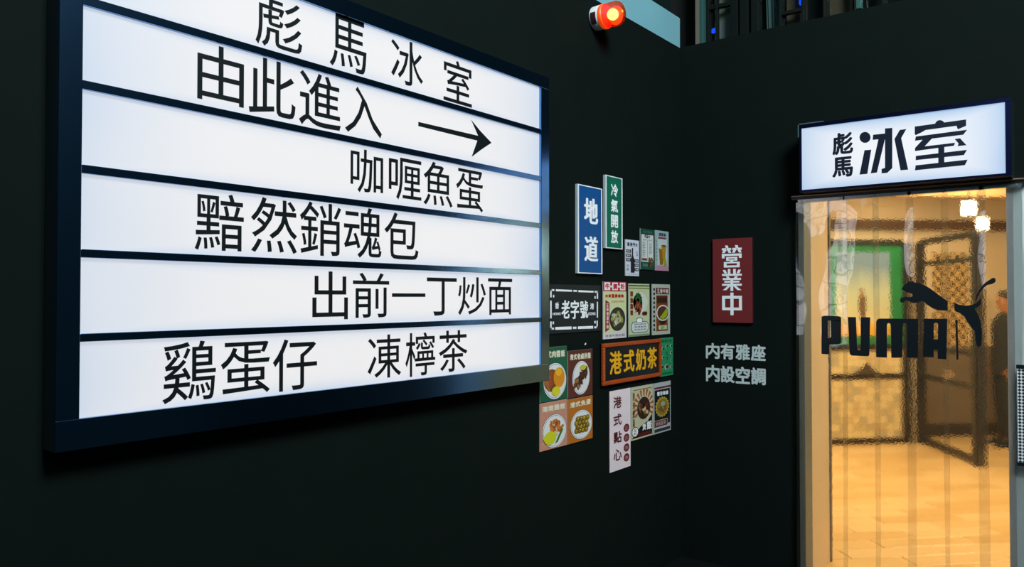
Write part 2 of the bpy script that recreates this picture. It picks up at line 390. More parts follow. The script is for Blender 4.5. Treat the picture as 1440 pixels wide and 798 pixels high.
t, f, a, b = board('poster', 'sage poster with a round white plate of rice meat and greens over a label', 'poster', left_face(883, 912.2, 399, 474.3), .004, PAPER, pm(190, 200, 156), 'small posters on the left wall')
f.rect(a, 0, .95, 1, .975, pm(60, 66, 50), 1); f.rect(a, 0, .90, 1, .925, pm(130, 134, 90), 1); f.rect(a, 0, 0, 1, .04, pm(120, 146, 120), 1)
f.ell(a, .55, .64, .35, .20, pm(205, 210, 196), 2, 28); f.ell(a, .42, .62, .22, .20, pm(215, 216, 208), 2, 24)
food(f, a, .48, .74, .2, .09, [(30, 96, 40), (60, 130, 50), (24, 70, 34)], 14, 3); food(f, a, .42, .54, .2, .13, [(130, 60, 36), (100, 40, 26), (160, 84, 50)], 16, 4)
f.column(b, '豉油雞飯', .06, .40, .20, .86, pm(120, 44, 34), 3, bold=.007); f.ell(a, .72, .43, .09, .04, pm(96, 30, 30), 3); f.ell(a, .82, .43, .06, .04, pm(96, 30, 30), 3)
f.ell(a, .5, .30, .17, .06, pm(50, 74, 90), 3); f.ell(a, .5, .30, .14, .045, WHITE, 4)
f.poly(a, [(.18, .28), (.86, .28), (.94, .22), (.94, .13), (.86, .07), (.18, .07), (.1, .13), (.1, .22)], pm(50, 84, 96), 3)
f.poly(a, [(.20, .268), (.84, .268), (.915, .215), (.915, .135), (.84, .082), (.20, .082), (.125, .135), (.125, .215)], pm(206, 214, 212), 4)
for i, tx in enumerate(('即叫即蒸', '香滑美味', '熱辣新鮮')): f.row(b, tx, .24, .215-i*.052, .82, .245-i*.052, pm(60, 76, 90), 5)
done(t, a, b)
t, f, a, b = board('poster', 'brown and cream poster with a green and brown bowl above a small label', 'poster', left_face(916, 941, 399.8, 471.8), .004, PAPER, pm(176, 182, 168), 'small posters on the left wall')
f.rect(a, .22, .07, .86, .78, pm(124, 64, 26), 1); f.rect(a, .2, .80, .95, .93, pm(84, 40, 34), 1); f.row(b, '五香牛雜', .26, .82, .9, .91, pm(210, 190, 184), 2, bold=.004)
f.rect(a, .24, .62, .84, .77, pm(86, 44, 24), 2); f.row(b, '秘製滷味', .28, .64, .82, .74, pm(50, 30, 24), 3, bold=.006)
f.ell(a, .58, .43, .36, .16, pm(214, 216, 210), 3, 28); f.ell(a, .58, .43, .31, .135, pm(84, 50, 34), 4, 24); f.poly(a, [(.38, .33), (.60, .30), (.80, .36), (.86, .46), (.78, .52)], pm(150, 170, 30), 5)
f.poly(a, [(.36, .27), (.8, .27), (.66, .20), (.5, .20)], pm(40, 36, 30), 3); f.rect(a, .34, .10, .80, .18, pm(190, 206, 150), 4); f.text(b, '滷水', .45, .11, .68, .17, pm(40, 60, 40), 5)
for i in range(10): f.rect(a, .06, .08+i*.088, .15, .13+i*.088, pm(24, 28, 26), 1)
done(t, a, b)
# milk tea plaque
fc = left_face(843, 925.8, 483.8, 543.2)
t = thing('wooden_plaque', fc.o+fc.U*.5, 'black plaque in a ridged orange wood frame with four gold characters', 'plaque')
mb = MB(); mb.obox(fc.o+fc.N*.0006, fc.U, fc.V, fc.N*.010, mat('black_lacquer', (14, 17, 20), .3)); mb.build('board', t)
fw = .021
o = fc.o+fc.N*.0006; Ul, Vl = fc.U.length, fc.V.length; uu, vv = fc.U.normalized(), fc.V.normalized()
def fr(a0, b0, a1, b1):
    m_ = MB(); p_ = o+uu*a0+vv*b0; m_.obox(p_, uu*(a1-a0), vv*(b1-b0), fc.N*.022, WOODF)
    return m_
fr(0, 0, Ul, fw).build('frame_rail', t, bevel=.004); fr(0, Vl-fw, Ul, Vl).build('frame_rail', t, bevel=.004)
for s_ in (0, Ul-.018):
    g = fr(s_, fw, s_+.018, Vl-fw).build('frame_stile', t, bevel=.003)
mb = MB()
for i in range(24): mb.obox(o+uu*.004+vv*(fw+(Vl-2*fw)*(i+.25)/24)+fc.N*.0215, uu*.010, vv*((Vl-2*fw)*.5/24), fc.N*.003, mat('pale_bead', (214, 120, 60), .4))
tag(mb.build('bead_strip', t), kind='stuff')
f = Face(fc.o+fc.N*.0108, fc.U, fc.V, fc.N); m3 = MB()
for ch, u0, u1 in (('港', .12, .32), ('式', .345, .53), ('奶', .55, .735), ('茶', .755, .935)): f.text(m3, ch, u0, .22, u1, .80, GOLD, 2, bold=.022, aniso=.5)
m3.build_chars(t)
t, f, a, b = board('poster', 'bright green poster dotted with small dark and white dishes beside the gold lettered plaque', 'poster', left_face(927, 945.2, 476.2, 530.6), .004, PAPER, pm(38, 140, 92), 'small posters on the left wall')
for u, v, r in ((.2, .72, .09), (.5, .78, .1), (.85, .78, .1), (.2, .5, .09), (.85, .6, .1), (.85, .4, .08), (.15, .25, .1), (.5, .24, .17), (.85, .22, .09)):
    f.ell(a, u, v, r, r*.42, pm(190, 214, 190), 1, 16); f.ell(a, u+.02, v, r*.75, r*.34, pm(*random.choice([(60, 30, 26), (24, 30, 28), (90, 44, 30)])), 2, 14)
f.row(b, '香港小食', .12, .88, .88, .96, pm(20, 96, 60), 2, bold=.004); f.column(b, '魚蛋', .42, .42, .6, .64, pm(20, 96, 60), 2); f.rect(a, .1, .04, .9, .1, pm(20, 110, 66), 1)
done(t, a, b)
# four food cards
def card(label, fc, bg, heading, plate, fill, rot=0):
    t, f, a, b = board('food_card', label, 'food card', fc, .004, PAPER, pm(*bg), 'food cards beside the light box')
    f.row(b, heading, .07, .80, .92, .93, pm(226, 222, 196), 2, bold=.006, gap=.08)
    u, v, ru, rv = plate
    f.ell(a, u, v, ru, rv, pm(30, 34, 44), 1, 34, rot); f.ell(a, u, v, ru*.975, rv*.975, WHITE, 2, 34, rot); f.ell(a, u, v, ru*.92, rv*.92, pm(50, 56, 70), 3, 34, rot); f.ell(a, u, v, ru*.90, rv*.90, pm(225, 226, 226), 4, 34, rot)
    fill(f, a); done(t, a, b)
def fill1(f, a):
    f.ell(a, .40, .38, .27, .21, pm(136, 70, 36), 5); food(f, a, .40, .38, .28, .21, [(150, 76, 40), (110, 60, 30), (170, 100, 50), (90, 84, 40)], 22, 6)
    f.ell(a, .68, .42, .21, .19, pm(222, 140, 30), 8, rot=.5); f.ell(a, .66, .52, .12, .07, pm(235, 180, 40), 9); f.ell(a, .56, .17, .16, .09, pm(214, 206, 40), 10)
def fill2(f, a):
    for i in range(34): 
        s_ = random.uniform(-1, 1); f.ell(a, .50+s_*.20+random.uniform(-.12, .12), .40+s_*.20+random.uniform(-.06, .06), .08, .045, pm(*random.choice([(74, 40, 26), (110, 66, 36), (150, 110, 70), (60, 34, 24)])), 5+i*.05, 9, random.random()*3)
    f.ell(a, .58, .62, .13, .06, pm(196, 190, 70), 8)
def fill3(f, a):
    food(f, a, .58, .44, .28, .18, [(186, 92, 30), (150, 70, 30), (214, 190, 140), (200, 120, 50)], 26, 5)
    f.ell(a, .34, .24, .22, .14, pm(208, 206, 30), 8); f.poly(a, [(.52, .10), (.62, .12), (.82, .36), (.78, .42)], pm(60, 120, 40), 9)
def fill4(f, a):
    for i in range(16):
        u_, v_ = .32+(i % 4)*.13+.05*((i//4) % 2), .25+(i//4)*.09
        f.ell(a, u_, v_, .095, .065, pm(84, 60, 18), 5+i*.16, 12); f.ell(a, u_+.01, v_+.006, .072, .048, pm(*[(150, 120, 20), (136, 104, 24), (176, 146, 34)][i % 3]), 5.08+i*.16, 12); f.ell(a, u_+.02, v_+.02, .025, .016, pm(214, 190, 90), 5.14+i*.16, 8)
card('green food card with minced meat and egg rice partly behind the light box', Face(*(lambda g: (g.o, g.U, g.V, g.N))(left_face(758.5, 795.8, 489.9, 567))), (26, 92, 64), '港式肉醬飯', (.54, .36, .44, .345), fill1)
card('brown food card with an upright oval plate of glossy braised meat', left_face(797.5, 831.8, 494.2, 561), (92, 46, 36), '港式老鹵拼盤', (.52, .40, .36, .37), fill2, -.33)
card('pink food card with chicken, yellow rice and a green vegetable', left_face(758, 796.2, 568.4, 636), (200, 138, 116), '海南雞飯', (.52, .37, .45, .36), fill3)
card('orange food card with a plate of golden fish balls', left_face(797.6, 831.8, 562.6, 625.4), (184, 106, 26), '港式魚蛋', (.53, .38, .45, .34), fill4)
# dim sum strip
t, f, a, b = board('poster', 'tall white strip poster with dark red brush characters and four red dots', 'poster', left_face(855.3, 884.8, 551, 665.8), .005, mat('dark_red_edge', (60, 30, 34), .6), pm(238, 222, 228), 'small posters on the left wall')
R = pm(84, 22, 30)
for i, ch in enumerate('港式點心'): f.text(b, ch, .18, .775-i*.218, .56, .92-i*.218, R, 2, bold=.004)
for i, ch in enumerate('正宗美食'): f.ell(a, .80, .50-i*.125, .14, .052, pm(108, 32, 38), 1); f.text(b, ch, .72, .475-i*.125, .88, .525-i*.125, pm(190, 150, 150), 2)
done(t, a, b)
t, f, a, b = board('poster', 'cream poster with rays around a dark round dish above a black foot', 'poster', left_face(885.9, 916.3, 545.8, 621), .004, PAPER, pm(196, 194, 160), 'small posters on the left wall')
f.poly(a, [(.03, .03), (.97, .03), (.97, .42), (.75, .30), (.40, .22)], pm(28, 26, 26), 1); f.rect(a, .3, .03, .97, .10, pm(90, 26, 26), 2)
for i in range(13):
    an = math.radians(-30+i*20); du, dv = math.cos(an), math.sin(an)
    f.poly(a, [(.58+du*.30-dv*.02, .60+dv*.20+du*.012), (.58+du*.30+dv*.02, .60+dv*.20-du*.012), (.58+du*.46+dv*.045, .60+dv*.34-du*.03), (.58+du*.46-dv*.045, .60+dv*.34+du*.03)], pm(176, 84, 40), 2)
f.ell(a, .57, .57, .30, .215, pm(56, 36, 26), 4, 28); food(f, a, .57, .57, .25, .17, [(96, 60, 30), (40, 26, 20), (150, 110, 40), (90, 30, 24), (196, 190, 150)], 24, 5)
f.column(b, '港式燉湯', .06, .25, .16, .9, pm(100, 50, 34), 2, bold=.003); f.text(b, '飯', .70, .13, .95, .30, VINYL, 3, bold=.008); f.text(b, '煲', .50, .14, .67, .26, VINYL, 3, bold=.004)
f.ell(a, .17, .15, .15, .10, pm(20, 20, 22), 3); f.ell(a, .17, .15, .13, .085, WHITE, 4); f.column(b, '足料', .11, .09, .23, .21, pm(20, 20, 22), 5); f.rect(a, .1, .93, .95, .945, pm(110, 90, 60), 1)
done(t, a, b)
t, f, a, b = board('poster', 'black poster with a white rim and a gold sunburst round dish', 'poster', left_face(917.3, 941.6, 540.2, 612), .004, PAPER, pm(178, 184, 184), 'small posters on the left wall')
f.rect(a, .06, .26, .95, .86, pm(22, 26, 26), 1); f.rect(a, .05, .88, 1, .915, pm(110, 40, 46), 1); f.row(b, '雲吞麵皇', .2, .74, .85, .82, VINYL, 2, bold=.003)
pts = []
for i in range(36):
    an = math.radians(i*10); r_ = 1 if i % 2 else .82; pts.append((.5+.42*r_*math.cos(an), .51+.215*r_*math.sin(an)))
f.poly(a, pts, pm(180, 164, 70), 2); f.ell(a, .5, .51, .31, .165, pm(150, 112, 30), 3); food(f, a, .5, .5, .24, .12, [(170, 130, 40), (110, 90, 40), (130, 60, 30), (90, 100, 60)], 18, 4); f.ell(a, .52, .57, .13, .05, pm(150, 170, 150), 7)
f.rect(a, .05, .13, .78, .25, pm(96, 34, 40), 3); f.row(b, '鮮蝦雲吞', .12, .15, .7, .23, pm(200, 180, 170), 4); f.rect(a, .8, .16, .95, .3, pm(40, 40, 44), 3); f.rect(a, .05, .03, .95, .09, pm(50, 54, 56), 3)
done(t, a, b)
# torn scrap of tape between boards
pt = on_left(822.8, 484.3); mb = MB(); mb.obox(pt+Vector((.0006, -.004, -.006)), (0, .011, .006), (0, -.002, .007), (.0012, 0, 0), VINYL)
tag(mb.build('tape_scrap'), 'tiny torn white tape scrap on the black wall above the brown food card', 'tape')

# ---------------------------------------------------------------- siren lamp
sp = on_left(835.5, 27); ax = Vector((1, 0, 0))
t = thing('beacon_lamp', sp, 'round white based orange red beacon lamp glowing high on the left wall', 'beacon')
BR = .060
mb = MB(); mb.lathe(sp+ax*.0008, ax, [(0, BR*.86), (.006, BR*.97), (.05, BR), (.054, BR*.97)], mat('white_plastic', (236, 240, 238), .4), 40); mb.build('base', t, True)
# dark ventilated label set on the curved base side
mb = MB(); t_ = Vector((0, -.92, -.25)).normalized(); 
lab = mat('dark_red_black_label', (60, 30, 38), .4, var=.4, scale=120)
N_ = 8; vs = []; 
for i in range(N_+1):
    an = math.radians(135+i*56/N_) ; r_ = BR+.0012
    for d in (.014, .044): vs.append(sp+Vector((d, r_*math.cos(an), r_*-math.sin(an)-0)))
mb.add(vs, [(2*i, 2*i+1, 2*i+3, 2*i+2) for i in range(N_)], lab); mb.build('label_plate', t, True)
mb = MB(); mb.lathe(sp, ax, [(.053, BR*.99), (.058, BR*1.03), (.070, BR*1.03), (.074, BR*.97)], mat('orange_ring', (255, 96, 20), .35, emis=(255, 80, 10), estr=.55), 40); mb.build('ring', t, True)
# red translucent dome with ribs, and the lamp and reflector inside it
dm = bpy.data.materials.new('red_clear_plastic'); dm.use_nodes = True; nt = dm.node_tree; nt.nodes.clear()
out = nt.nodes.new('ShaderNodeOutputMaterial'); tr = nt.nodes.new('ShaderNodeBsdfTransparent'); tr.inputs[0].default_value = (1, .34, .15, 1)
gl = nt.nodes.new('ShaderNodeBsdfGlossy'); gl.inputs['Roughness'].default_value = .15; df = nt.nodes.new('ShaderNodeBsdfTranslucent'); df.inputs[0].default_value = (.75, .03, .008, 1)
wv = nt.nodes.new('ShaderNodeTexNoise'); wv.inputs['Scale'].default_value = 45; bp = nt.nodes.new('ShaderNodeBump'); bp.inputs['Strength'].default_value = .5; bp.inputs['Distance'].default_value = .01
nt.links.new(wv.outputs['Fac'], bp.inputs['Height']); nt.links.new(bp.outputs[0], gl.inputs['Normal'])
m1 = nt.nodes.new('ShaderNodeMixShader'); m1.inputs[0].default_value = .16; m2_ = nt.nodes.new('ShaderNodeMixShader'); m2_.inputs[0].default_value = .08
nt.links.new(tr.outputs[0], m1.inputs[1]); nt.links.new(df.outputs[0], m1.inputs[2]); nt.links.new(m1.outputs[0], m2_.inputs[1]); nt.links.new(gl.outputs[0], m2_.inputs[2]); nt.links.new(m2_.outputs[0], out.inputs[0])
prof = [(.0745, BR*.95)]+[(.0745+.004*i, BR*(.99 if i % 2 else .965)) for i in range(1, 17)]+[(.145, BR*.93), (.155, BR*.83), (.162, BR*.62), (.165, BR*.2)]
mb = MB(); mb.lathe(sp, ax, prof, dm, 40); mb.build('dome', t, True)
em = lambda n, c, s: mat(n, c, .4, emis=c, estr=s)
mb = MB(); mb.lathe(sp, ax, [(.080, .006), (.085, .018), (.095, .026), (.108, .030), (.121, .026), (.131, .018), (.136, .006)], em('lamp_filament_glow', (255, 225, 190), 5), 20); mb.build('bulb', t, True)
mb = MB(); mb.lathe(sp+Vector((.105, .012, .0)), Vector((0.2, 1, .2)), [(0, .020), (.006, .034), (.014, .043), (.020, .047)], mat('reflector', (255, 190, 120), .15, metal=1, emis=(255, 130, 50), estr=1.1), 24); mb.build('reflector', t, True)  # reflector given its own glow in place of reflected bulb light

# ---------------------------------------------------------------- back wall board and vinyl lettering
fc = back_face(1004.3, 1060, 337, 453.4, 1004.3)
t, f, a, b = board('red_board', 'dark red upright board with three blocky white characters on the black back wall', 'sign', fc, .018, mat('dark_red_edge2', (50, 18, 22), .5), pm(112, 36, 38))
def strokes(f, m_, rects, u0, v0, u1, v1, mt, lay=2):
    # blocky character built of straight strokes on a 0..100 grid, y down
    for s_ in rects:
        pts = [(u0+(u1-u0)*x/100, v1-(v1-v0)*y/100) for x, y in (s_ if isinstance(s_[0], tuple) else [(s_[0], s_[1]), (s_[2], s_[1]), (s_[2], s_[3]), (s_[0], s_[3])])]
        f.poly(m_, pts, mt, lay); lay += .12
ying = [(0, 12, 22, 22), (25, 12, 47, 22), (53, 12, 75, 22), (78, 12, 100, 22), [(16, 0), (30, 0), (34, 12), (20, 12)], [(66, 0), (80, 0), (84, 12), (70, 12)], [(8, 22), (24, 22), (14, 34), (0, 34)], [(28, 22), (42, 22), (48, 34), (34, 34)], [(58, 22), (72, 22), (66, 34), (52, 34)], [(80, 22), (94, 22), (100, 34), (86, 34)],
        (0, 38, 100, 48), (0, 38, 14, 58), (86, 38, 100, 58), (22, 53, 34, 70), (66, 53, 78, 70), (22, 53, 78, 60), (22, 64, 78, 70), (10, 75, 24, 100), (76, 75, 90, 100), (10, 75, 90, 82), (10, 91, 90, 100), (43, 69, 57, 76)]
ye = [(30, 0, 43, 26), (57, 0, 70, 26), [(4, 4), (18, 4), (26, 20), (12, 20)], [(82, 4), (96, 4), (88, 20), (74, 20)], (0, 22, 100, 31), [(20, 33), (34, 33), (40, 42), (26, 42)], [(66, 33), (80, 33), (74, 42), (60, 42)], (4, 41, 96, 50), (12, 54, 88, 62), (0, 67, 100, 76), (43, 41, 57, 100), [(30, 76), (44, 76), (22, 96), (4, 96)], [(56, 76), (70, 76), (98, 96), (78, 96)]]
zhong = [(42, 0, 58, 100), (0, 14, 100, 27), (0, 14, 15, 78), (85, 14, 100, 78), (0, 66, 100, 78)]
for rs, (ya, yb) in ((ying, (115, 213)), (ye, (220, 318)), (zhong, (325, 425))):
    def qv(y): return 1-(y-84)/(458-84)
    b.begin(); strokes(f, b, rs, .24, qv(yb), .74, qv(ya), VINYL); b.end()
done(t, a, b)
for txt, (yt, yb), lb in (('内有雅座', (484, 506.5), 'upper line of four white vinyl characters on the black wall under the red board'), ('内設空調', (515.5, 539.5), 'lower line of four white vinyl characters on the black wall under the red board')):
    fc = back_face(992.3, 1076.3, yt, yb, 1034, -.0012)
    mb = MB(); fc.row(mb, txt, 0, 0, 1, 1, mat('wall_vinyl', (196, 208, 208), .5), 1, bold=.032, gap=.06)
    tl = thing('wall_lettering', fc.o+fc.U*.5, lb, 'lettering'); mb.build_chars(tl)

# ---------------------------------------------------------------- door light box
YS = -.15
fc = back_face(1127.5, 1413.5, 163.2, 256.8, None, YS)
zt = (on_back(1127, 182, YS).z+on_back(1413, 143, YS).z)/2; zb = (on_back(1130, 268, YS).z+on_back(1415, 243, YS).z)/2
x0, x1 = on_back(1127.5, 200, YS).x, on_back(1414, 200, YS).x
t = thing('door_light_box', ((x0+x1)/2, YS, zb-.02), 'glowing white light box sign in a black case over the doorway with heavy dark characters', 'light box')
NAVY = mat('dark_navy_metal', (34, 40, 78), .3, metal=1)
mb = MB(); mb.box((x0-.012, YS+.012, zb-.012), (x1+.022, -.0008, zt+.020), FRAME); mb.build('case', t, bevel=.002)
for nm, a_, b_ in (('frame_rail', (x0-.012, YS-.006, zt), (x1+.022, YS+.012, zt+.020)), ('frame_rail', (x0-.012, YS-.006, zb-.012), (x1+.022, YS+.012, zb)), ('frame_stile', (x0-.012, YS-.006, zb), (x0, YS+.012, zt)), ('frame_stile', (x1, YS-.006, zb), (x1+.022, YS+.012, zt))):
    mb = MB(); mb.box(a_, b_, NAVY); mb.build(nm, t, bevel=.001)
LIT2 = backlit('backlit_cool_acrylic', (236, 238, 244), .93, (84, 156, 216), (0, 2), 3.2, 1.3)
mb = MB(); mb.box((x0, YS, zb), (x1, YS+.010, zt), LIT2); pn = mb.build('lit_panel', t)
f = Face((x0, YS-.0004, zb), (x1-x0, 0, 0), (0, 0, zt-zb), (0, -1, 0))
NV = mat('navy_black_vinyl', (6, 18, 40), .4)
def qs(cx, cy):
    p_ = on_back(1100+cx/3.99, 130+cy/3.99, YS); return ((p_.x-f.o.x)/f.U.x, (p_.z-f.o.z)/f.V.z)
mb = MB(); lay_ = 2
for ip, pl in enumerate([
  [(462, 325), (500, 322), (478, 458), (434, 462)],
  [(510, 238), (577, 231), (577, 262), (532, 450), (497, 455), (540, 264), (508, 267)],
  [(577, 203), (618, 199), (618, 425), (590, 452), (558, 455), (558, 430), (577, 424)],
  [(660, 211), (697, 206), (668, 257), (707, 434), (664, 438), (630, 262)],
  [(744, 192), (1032, 152), (1032, 188), (986, 208), (978, 188), (804, 212), (780, 226), (750, 240), (744, 236)],
  [(750, 248), (1038, 210), (1016, 238), (745, 272)],
  [(746, 312), (790, 264), (842, 258), (800, 303), (970, 283), (964, 300), (745, 330)],
  [(968, 262), (998, 258), (1034, 297), (984, 302), (990, 288)],
  [(876, 300), (910, 297), (910, 400), (876, 404)],
  [(750, 357), (1037, 323), (1020, 352), (749, 381)],
  [(749, 410), (1041, 378), (1025, 409), (745, 438)]]):
    if ip in (0, 4): mb.begin()
    lay_ += .12; f.poly(mb, [qs(*c) for c in pl], NV, lay_)
    if ip == 3: f.poly(mb, [qs(465+31*math.cos(a_), 253+31*math.sin(a_)) for a_ in [k*math.pi/12 for k in range(24)]], NV, 2)
f.poly(mb, [qs(885+28*math.cos(a_), 184-28*math.sin(a_)) for a_ in [k*math.pi/10 for k in range(11)]], NV, 3.6); mb.end()
for ch, (xa, ya, xb, yb) in (('彪', (281, 226, 398, 350)), ('馬', (280, 362, 397, 476))):
    xm = (xa+xb)/2; ym0 = qs(xm, ya)[1]; ym1 = qs(xm, yb)[1]
    f.text(mb, ch, qs(xa, ya)[0], ym1, qs(xb, ya)[0], ym0, NV, 2, bold=.011)
mb.build_chars(pn)
# little corner plate taped on the case
mb = MB(); mb.box((x0-.018, YS-.008, zt-.045), (x0-.0125, YS+.05, zt+.026), mat('smoky_plate', (70, 92, 98), .3)); mb.box((x0-.018, YS-.008, zt+.0205), (x0+.11, YS+.05, zt+.026), MATS['smoky_plate']); mb.build('corner_plate', t)

# ---------------------------------------------------------------- strip curtain
cx0, cx1 = on_back(1121, 418).x, on_back(1441, 418).x
ct = thing('strip_curtain', ((cx0+cx1)/2, -.05, 0.02), 'clear wavy plastic strip curtain with a black wordmark and leaping cat hanging in the doorway', 'curtain')
ctz = on_back(1133, 284.5, -.035).z
mb = MB(); mb.box((cx0-.01, -.064, ctz+.0265), (cx1+.02, -.004, ctz+.0365), mat('pinkish_aluminium_rail', (200, 160, 140), .3, metal=1)); mb.build('rail', ct, bevel=.004)
mb = MB(); mb.box((cx0-.01, -.050, ctz+.014), (cx1+.02, -.004, ctz+.0262), FRAME); mb.build('rail_gap_strip', ct)  # black strip put in for the dark gap under the rail
pv = bpy.data.materials.new('clear_pvc'); pv.use_nodes = True; nt = pv.node_tree; p = nt.nodes['Principled BSDF']
p.inputs['Transmission Weight'].default_value = 1; p.inputs['IOR'].default_value = 1.45; p.inputs['Roughness'].default_value = .0; p.inputs['Base Color'].default_value = (.985, .985, .97, 1)
tc = nt.nodes.new('ShaderNodeTexCoord'); n1 = nt.nodes.new('ShaderNodeTexNoise'); n1.inputs['Scale'].default_value = 120; n1.inputs['Detail'].default_value = 2
n2 = nt.nodes.new('ShaderNodeTexNoise'); n2.inputs['Scale'].default_value = 9; n2.inputs['Detail'].default_value = 1
nt.links.new(tc.outputs['Object'], n1.inputs['Vector']); nt.links.new(tc.outputs['Object'], n2.inputs['Vector'])
mp = nt.nodes.new('ShaderNodeMath'); mp.operation = 'MULTIPLY_ADD'; mp.inputs[1].default_value = .155
nt.links.new(n1.outputs['Fac'], mp.inputs[0]); mp.inputs[2].default_value = 0
bp = nt.nodes.new('ShaderNodeBump'); bp.inputs['Strength'].default_value = .10; bp.inputs['Distance'].default_value = .010
nt.links.new(mp.outputs[0], bp.inputs['Height']); nt.links.new(bp.outputs[0], p.inputs['Normal'])
# glossy skin of soft pvc: stronger mirror than its clear body
gs = nt.nodes.new('ShaderNodeBsdfGlossy'); gs.inputs['Roughness'].default_value = .035; gs.inputs['Color'].default_value = (1, 1, 1, 1)
b2 = nt.nodes.new('ShaderNodeBump'); b2.inputs['Strength'].default_value = .10; b2.inputs['Distance'].default_value = .010; nt.links.new(n2.outputs['Fac'], b2.inputs['Height']); nt.links.new(b2.outputs[0], gs.inputs['Normal'])
ms_ = nt.nodes.new('ShaderNodeMixShader'); ms_.inputs[0].default_value = .19; om = nt.nodes['Material Output']
nt.links.new(p.outputs[0], ms_.inputs[1]); nt.links.new(gs.outputs[0], ms_.inputs[2]); nt.links.new(ms_.outputs[0], om.inputs['Surface'])
# strip edges measured at the doorway (pixel columns turned into metres on the wall plane)
edges = [(1121, 1192), (1184, 1236), (1229, 1286), (1275, 1334), (1325, 1388), (1375, 1442)]
pv2 = bpy.data.materials.new('clear_pvc_back'); pv2.use_nodes = True; p = pv2.node_tree.nodes['Principled BSDF']
p.inputs['Transmission Weight'].default_value = 1; p.inputs['IOR'].default_value = 1.45; p.inputs['Roughness'].default_value = 0; p.inputs['Base Color'].default_value = (1, 1, .99, 1)
# the body of the pvc is very slightly milky
tl_ = pv2.node_tree.nodes.new('ShaderNodeBsdfTranslucent'); tl_.inputs[0].default_value = (.9, .9, .88, 1)
mk_ = pv2.node_tree.nodes.new('ShaderNodeMixShader'); mk_.inputs[0].default_value = .02
pv2.node_tree.links.new(p.outputs[0], mk_.inputs[1]); pv2.node_tree.links.new(tl_.outputs[0], mk_.inputs[2]); pv2.node_tree.links.new(mk_.outputs[0], pv2.node_tree.nodes['Material Output'].inputs['Surface'])
rnd = random.Random(5)
TR = .0022
for k, (a_, b_) in enumerate(edges):
    xa, xb = on_back(a_, 418, -.03).x, on_back(b_, 418, -.03).x
    y0 = -.030 if k % 2 else -.041
    nx, nz = 16, 110
    ph = [rnd.uniform(0, 6.28) for _ in range(6)]
    amp = [1.3, 1.25, 1.15, 1.3, 1.3, 1.0][k]
    cup = [-.0050, .0045, -.0060, .0072, -.0068, .006][k]
    def wave(u, z):
        top = max(0, min(1, (ctz-z)/.10)); up = .35+.65*min(1, max(0, (z-1.15)/.4))
        c_ = cup*((2*u-1)**2-.5)*(.5+.5*math.sin(z*2.2+ph[0]))
        n_1 = noise.noise(Vector((u*1.2+k*7, z*3.4, ph[1]))); n_2 = noise.noise(Vector((u*2.6+k*9, z*8.5, ph[2])))
        return (c_*top + (n_1*.0062+n_2*.0016)*amp*top)*up
    def xed(u, z): return xa+(xb-xa)*u + .006*math.sin(z*1.3+ph[4])*(1-min(1, z/ctz))
    vs = []; fs = []
    for s_ in (0, 1):
        for j in range(nz+1):
            z = .02+(ctz-.02)*j/nz
            for i in range(nx+1):
                u = i/nx; vs.append(Vector((xed(u, z), y0+wave(u, z)+(TR if s_ else 0), z)))
    n_ = (nx+1)*(nz+1)
    for j in range(nz):
        for i in range(nx):
            q_ = j*(nx+1)+i; fs.append((q_, q_+1, q_+nx+2, q_+nx+1)); fs.append((n_+q_, n_+q_+nx+1, n_+q_+nx+2, n_+q_+1))
        q_ = j*(nx+1); fs.append((q_, q_+nx+1, n_+q_+nx+1, n_+q_)); q_ += nx; fs.append((q_, n_+q_, n_+q_+nx+1, q_+nx+1))
    for i in range(nx):
        fs.append((i, n_+i, n_+i+1, i+1)); q_ = nz*(nx+1)+i; fs.append((q_, q_+1, n_+q_+1, n_+q_))
    mb = MB(); mb.add(vs, fs, pv); i2 = mb.m(pv2); mb.mi = [i2 if all(i_ >= n_ for i_ in f_) else 0 for f_ in mb.f]; mb.build('plastic_strip', ct, True)
    # toothed clamp plate
    mb = MB(); mb.box((xa+.012, -.047, ctz-.001), (xb-.008, -.0425, ctz+.0138), SILVER)
    nt_ = int((xb-xa-.02)/.008)
    for i in range(nt_): mb.box((xa+.013+i*.008, -.0468, ctz-.006), (xa+.017+i*.008, -.0428, ctz-.001), SILVER)
    mb.lathe((xa+.03, -.047, ctz+.007), (0, -1, 0), [(0, .005), (.003, .004)], SILVER, 12); mb.lathe((xb-.03, -.047, ctz+.007), (0, -1, 0), [(0, .005), (.003, .004)], SILVER, 12)
    mb.build('clamp_plate', ct)
# wordmark and leaping cat cut from black vinyl
YD = -.0505
f = back_face(1150, 1410, 380, 510, 1280, YD)
BV = mat('black_vinyl', (10, 20, 26), .35, bump=0)
def q1(cx, cy): px, py = 1100+cx/3.99, 420+cy/3.99; p_ = on_back(px, py, YD); return ((p_.x-f.o.x)/f.U.x, (p_.z-f.o.z)/f.V.z)
def q4(cx, cy): px, py = 1255+cx/6.14, 380+cy/6.14; p_ = on_back(px, py, YD); return ((p_.x-f.o.x)/f.U.x, (p_.z-f.o.z)/f.V.z)
def arch(x0, x1, y, n=8): return [((x0+x1)/2-(x1-x0)/2*math.cos(math.pi*i/n), y-(x1-x0)/2*math.sin(math.pi*i/n)) for i in range(n+1)]
def build_decal(name, polys, qq):
    mb = MB()
    for pl in polys: f.poly(mb, [qq(*c) for c in pl], BV, 1)
    o = mb.build(name, ct); sd = o.modifiers.new('thick', 'SOLIDIFY'); sd.thickness = .0004; sd.offset = 0
    return o
build_decal('letter', [[(221, 102), (240, 97), (318, 100), (330, 106), (331, 128), (257, 124), (257, 222), (264, 258), (263, 315), (220, 311)],
                       [(272, 124), (331, 122), (330, 244), (322, 256), (264, 259), (257, 222), (268, 222), (275, 214)]], q1)
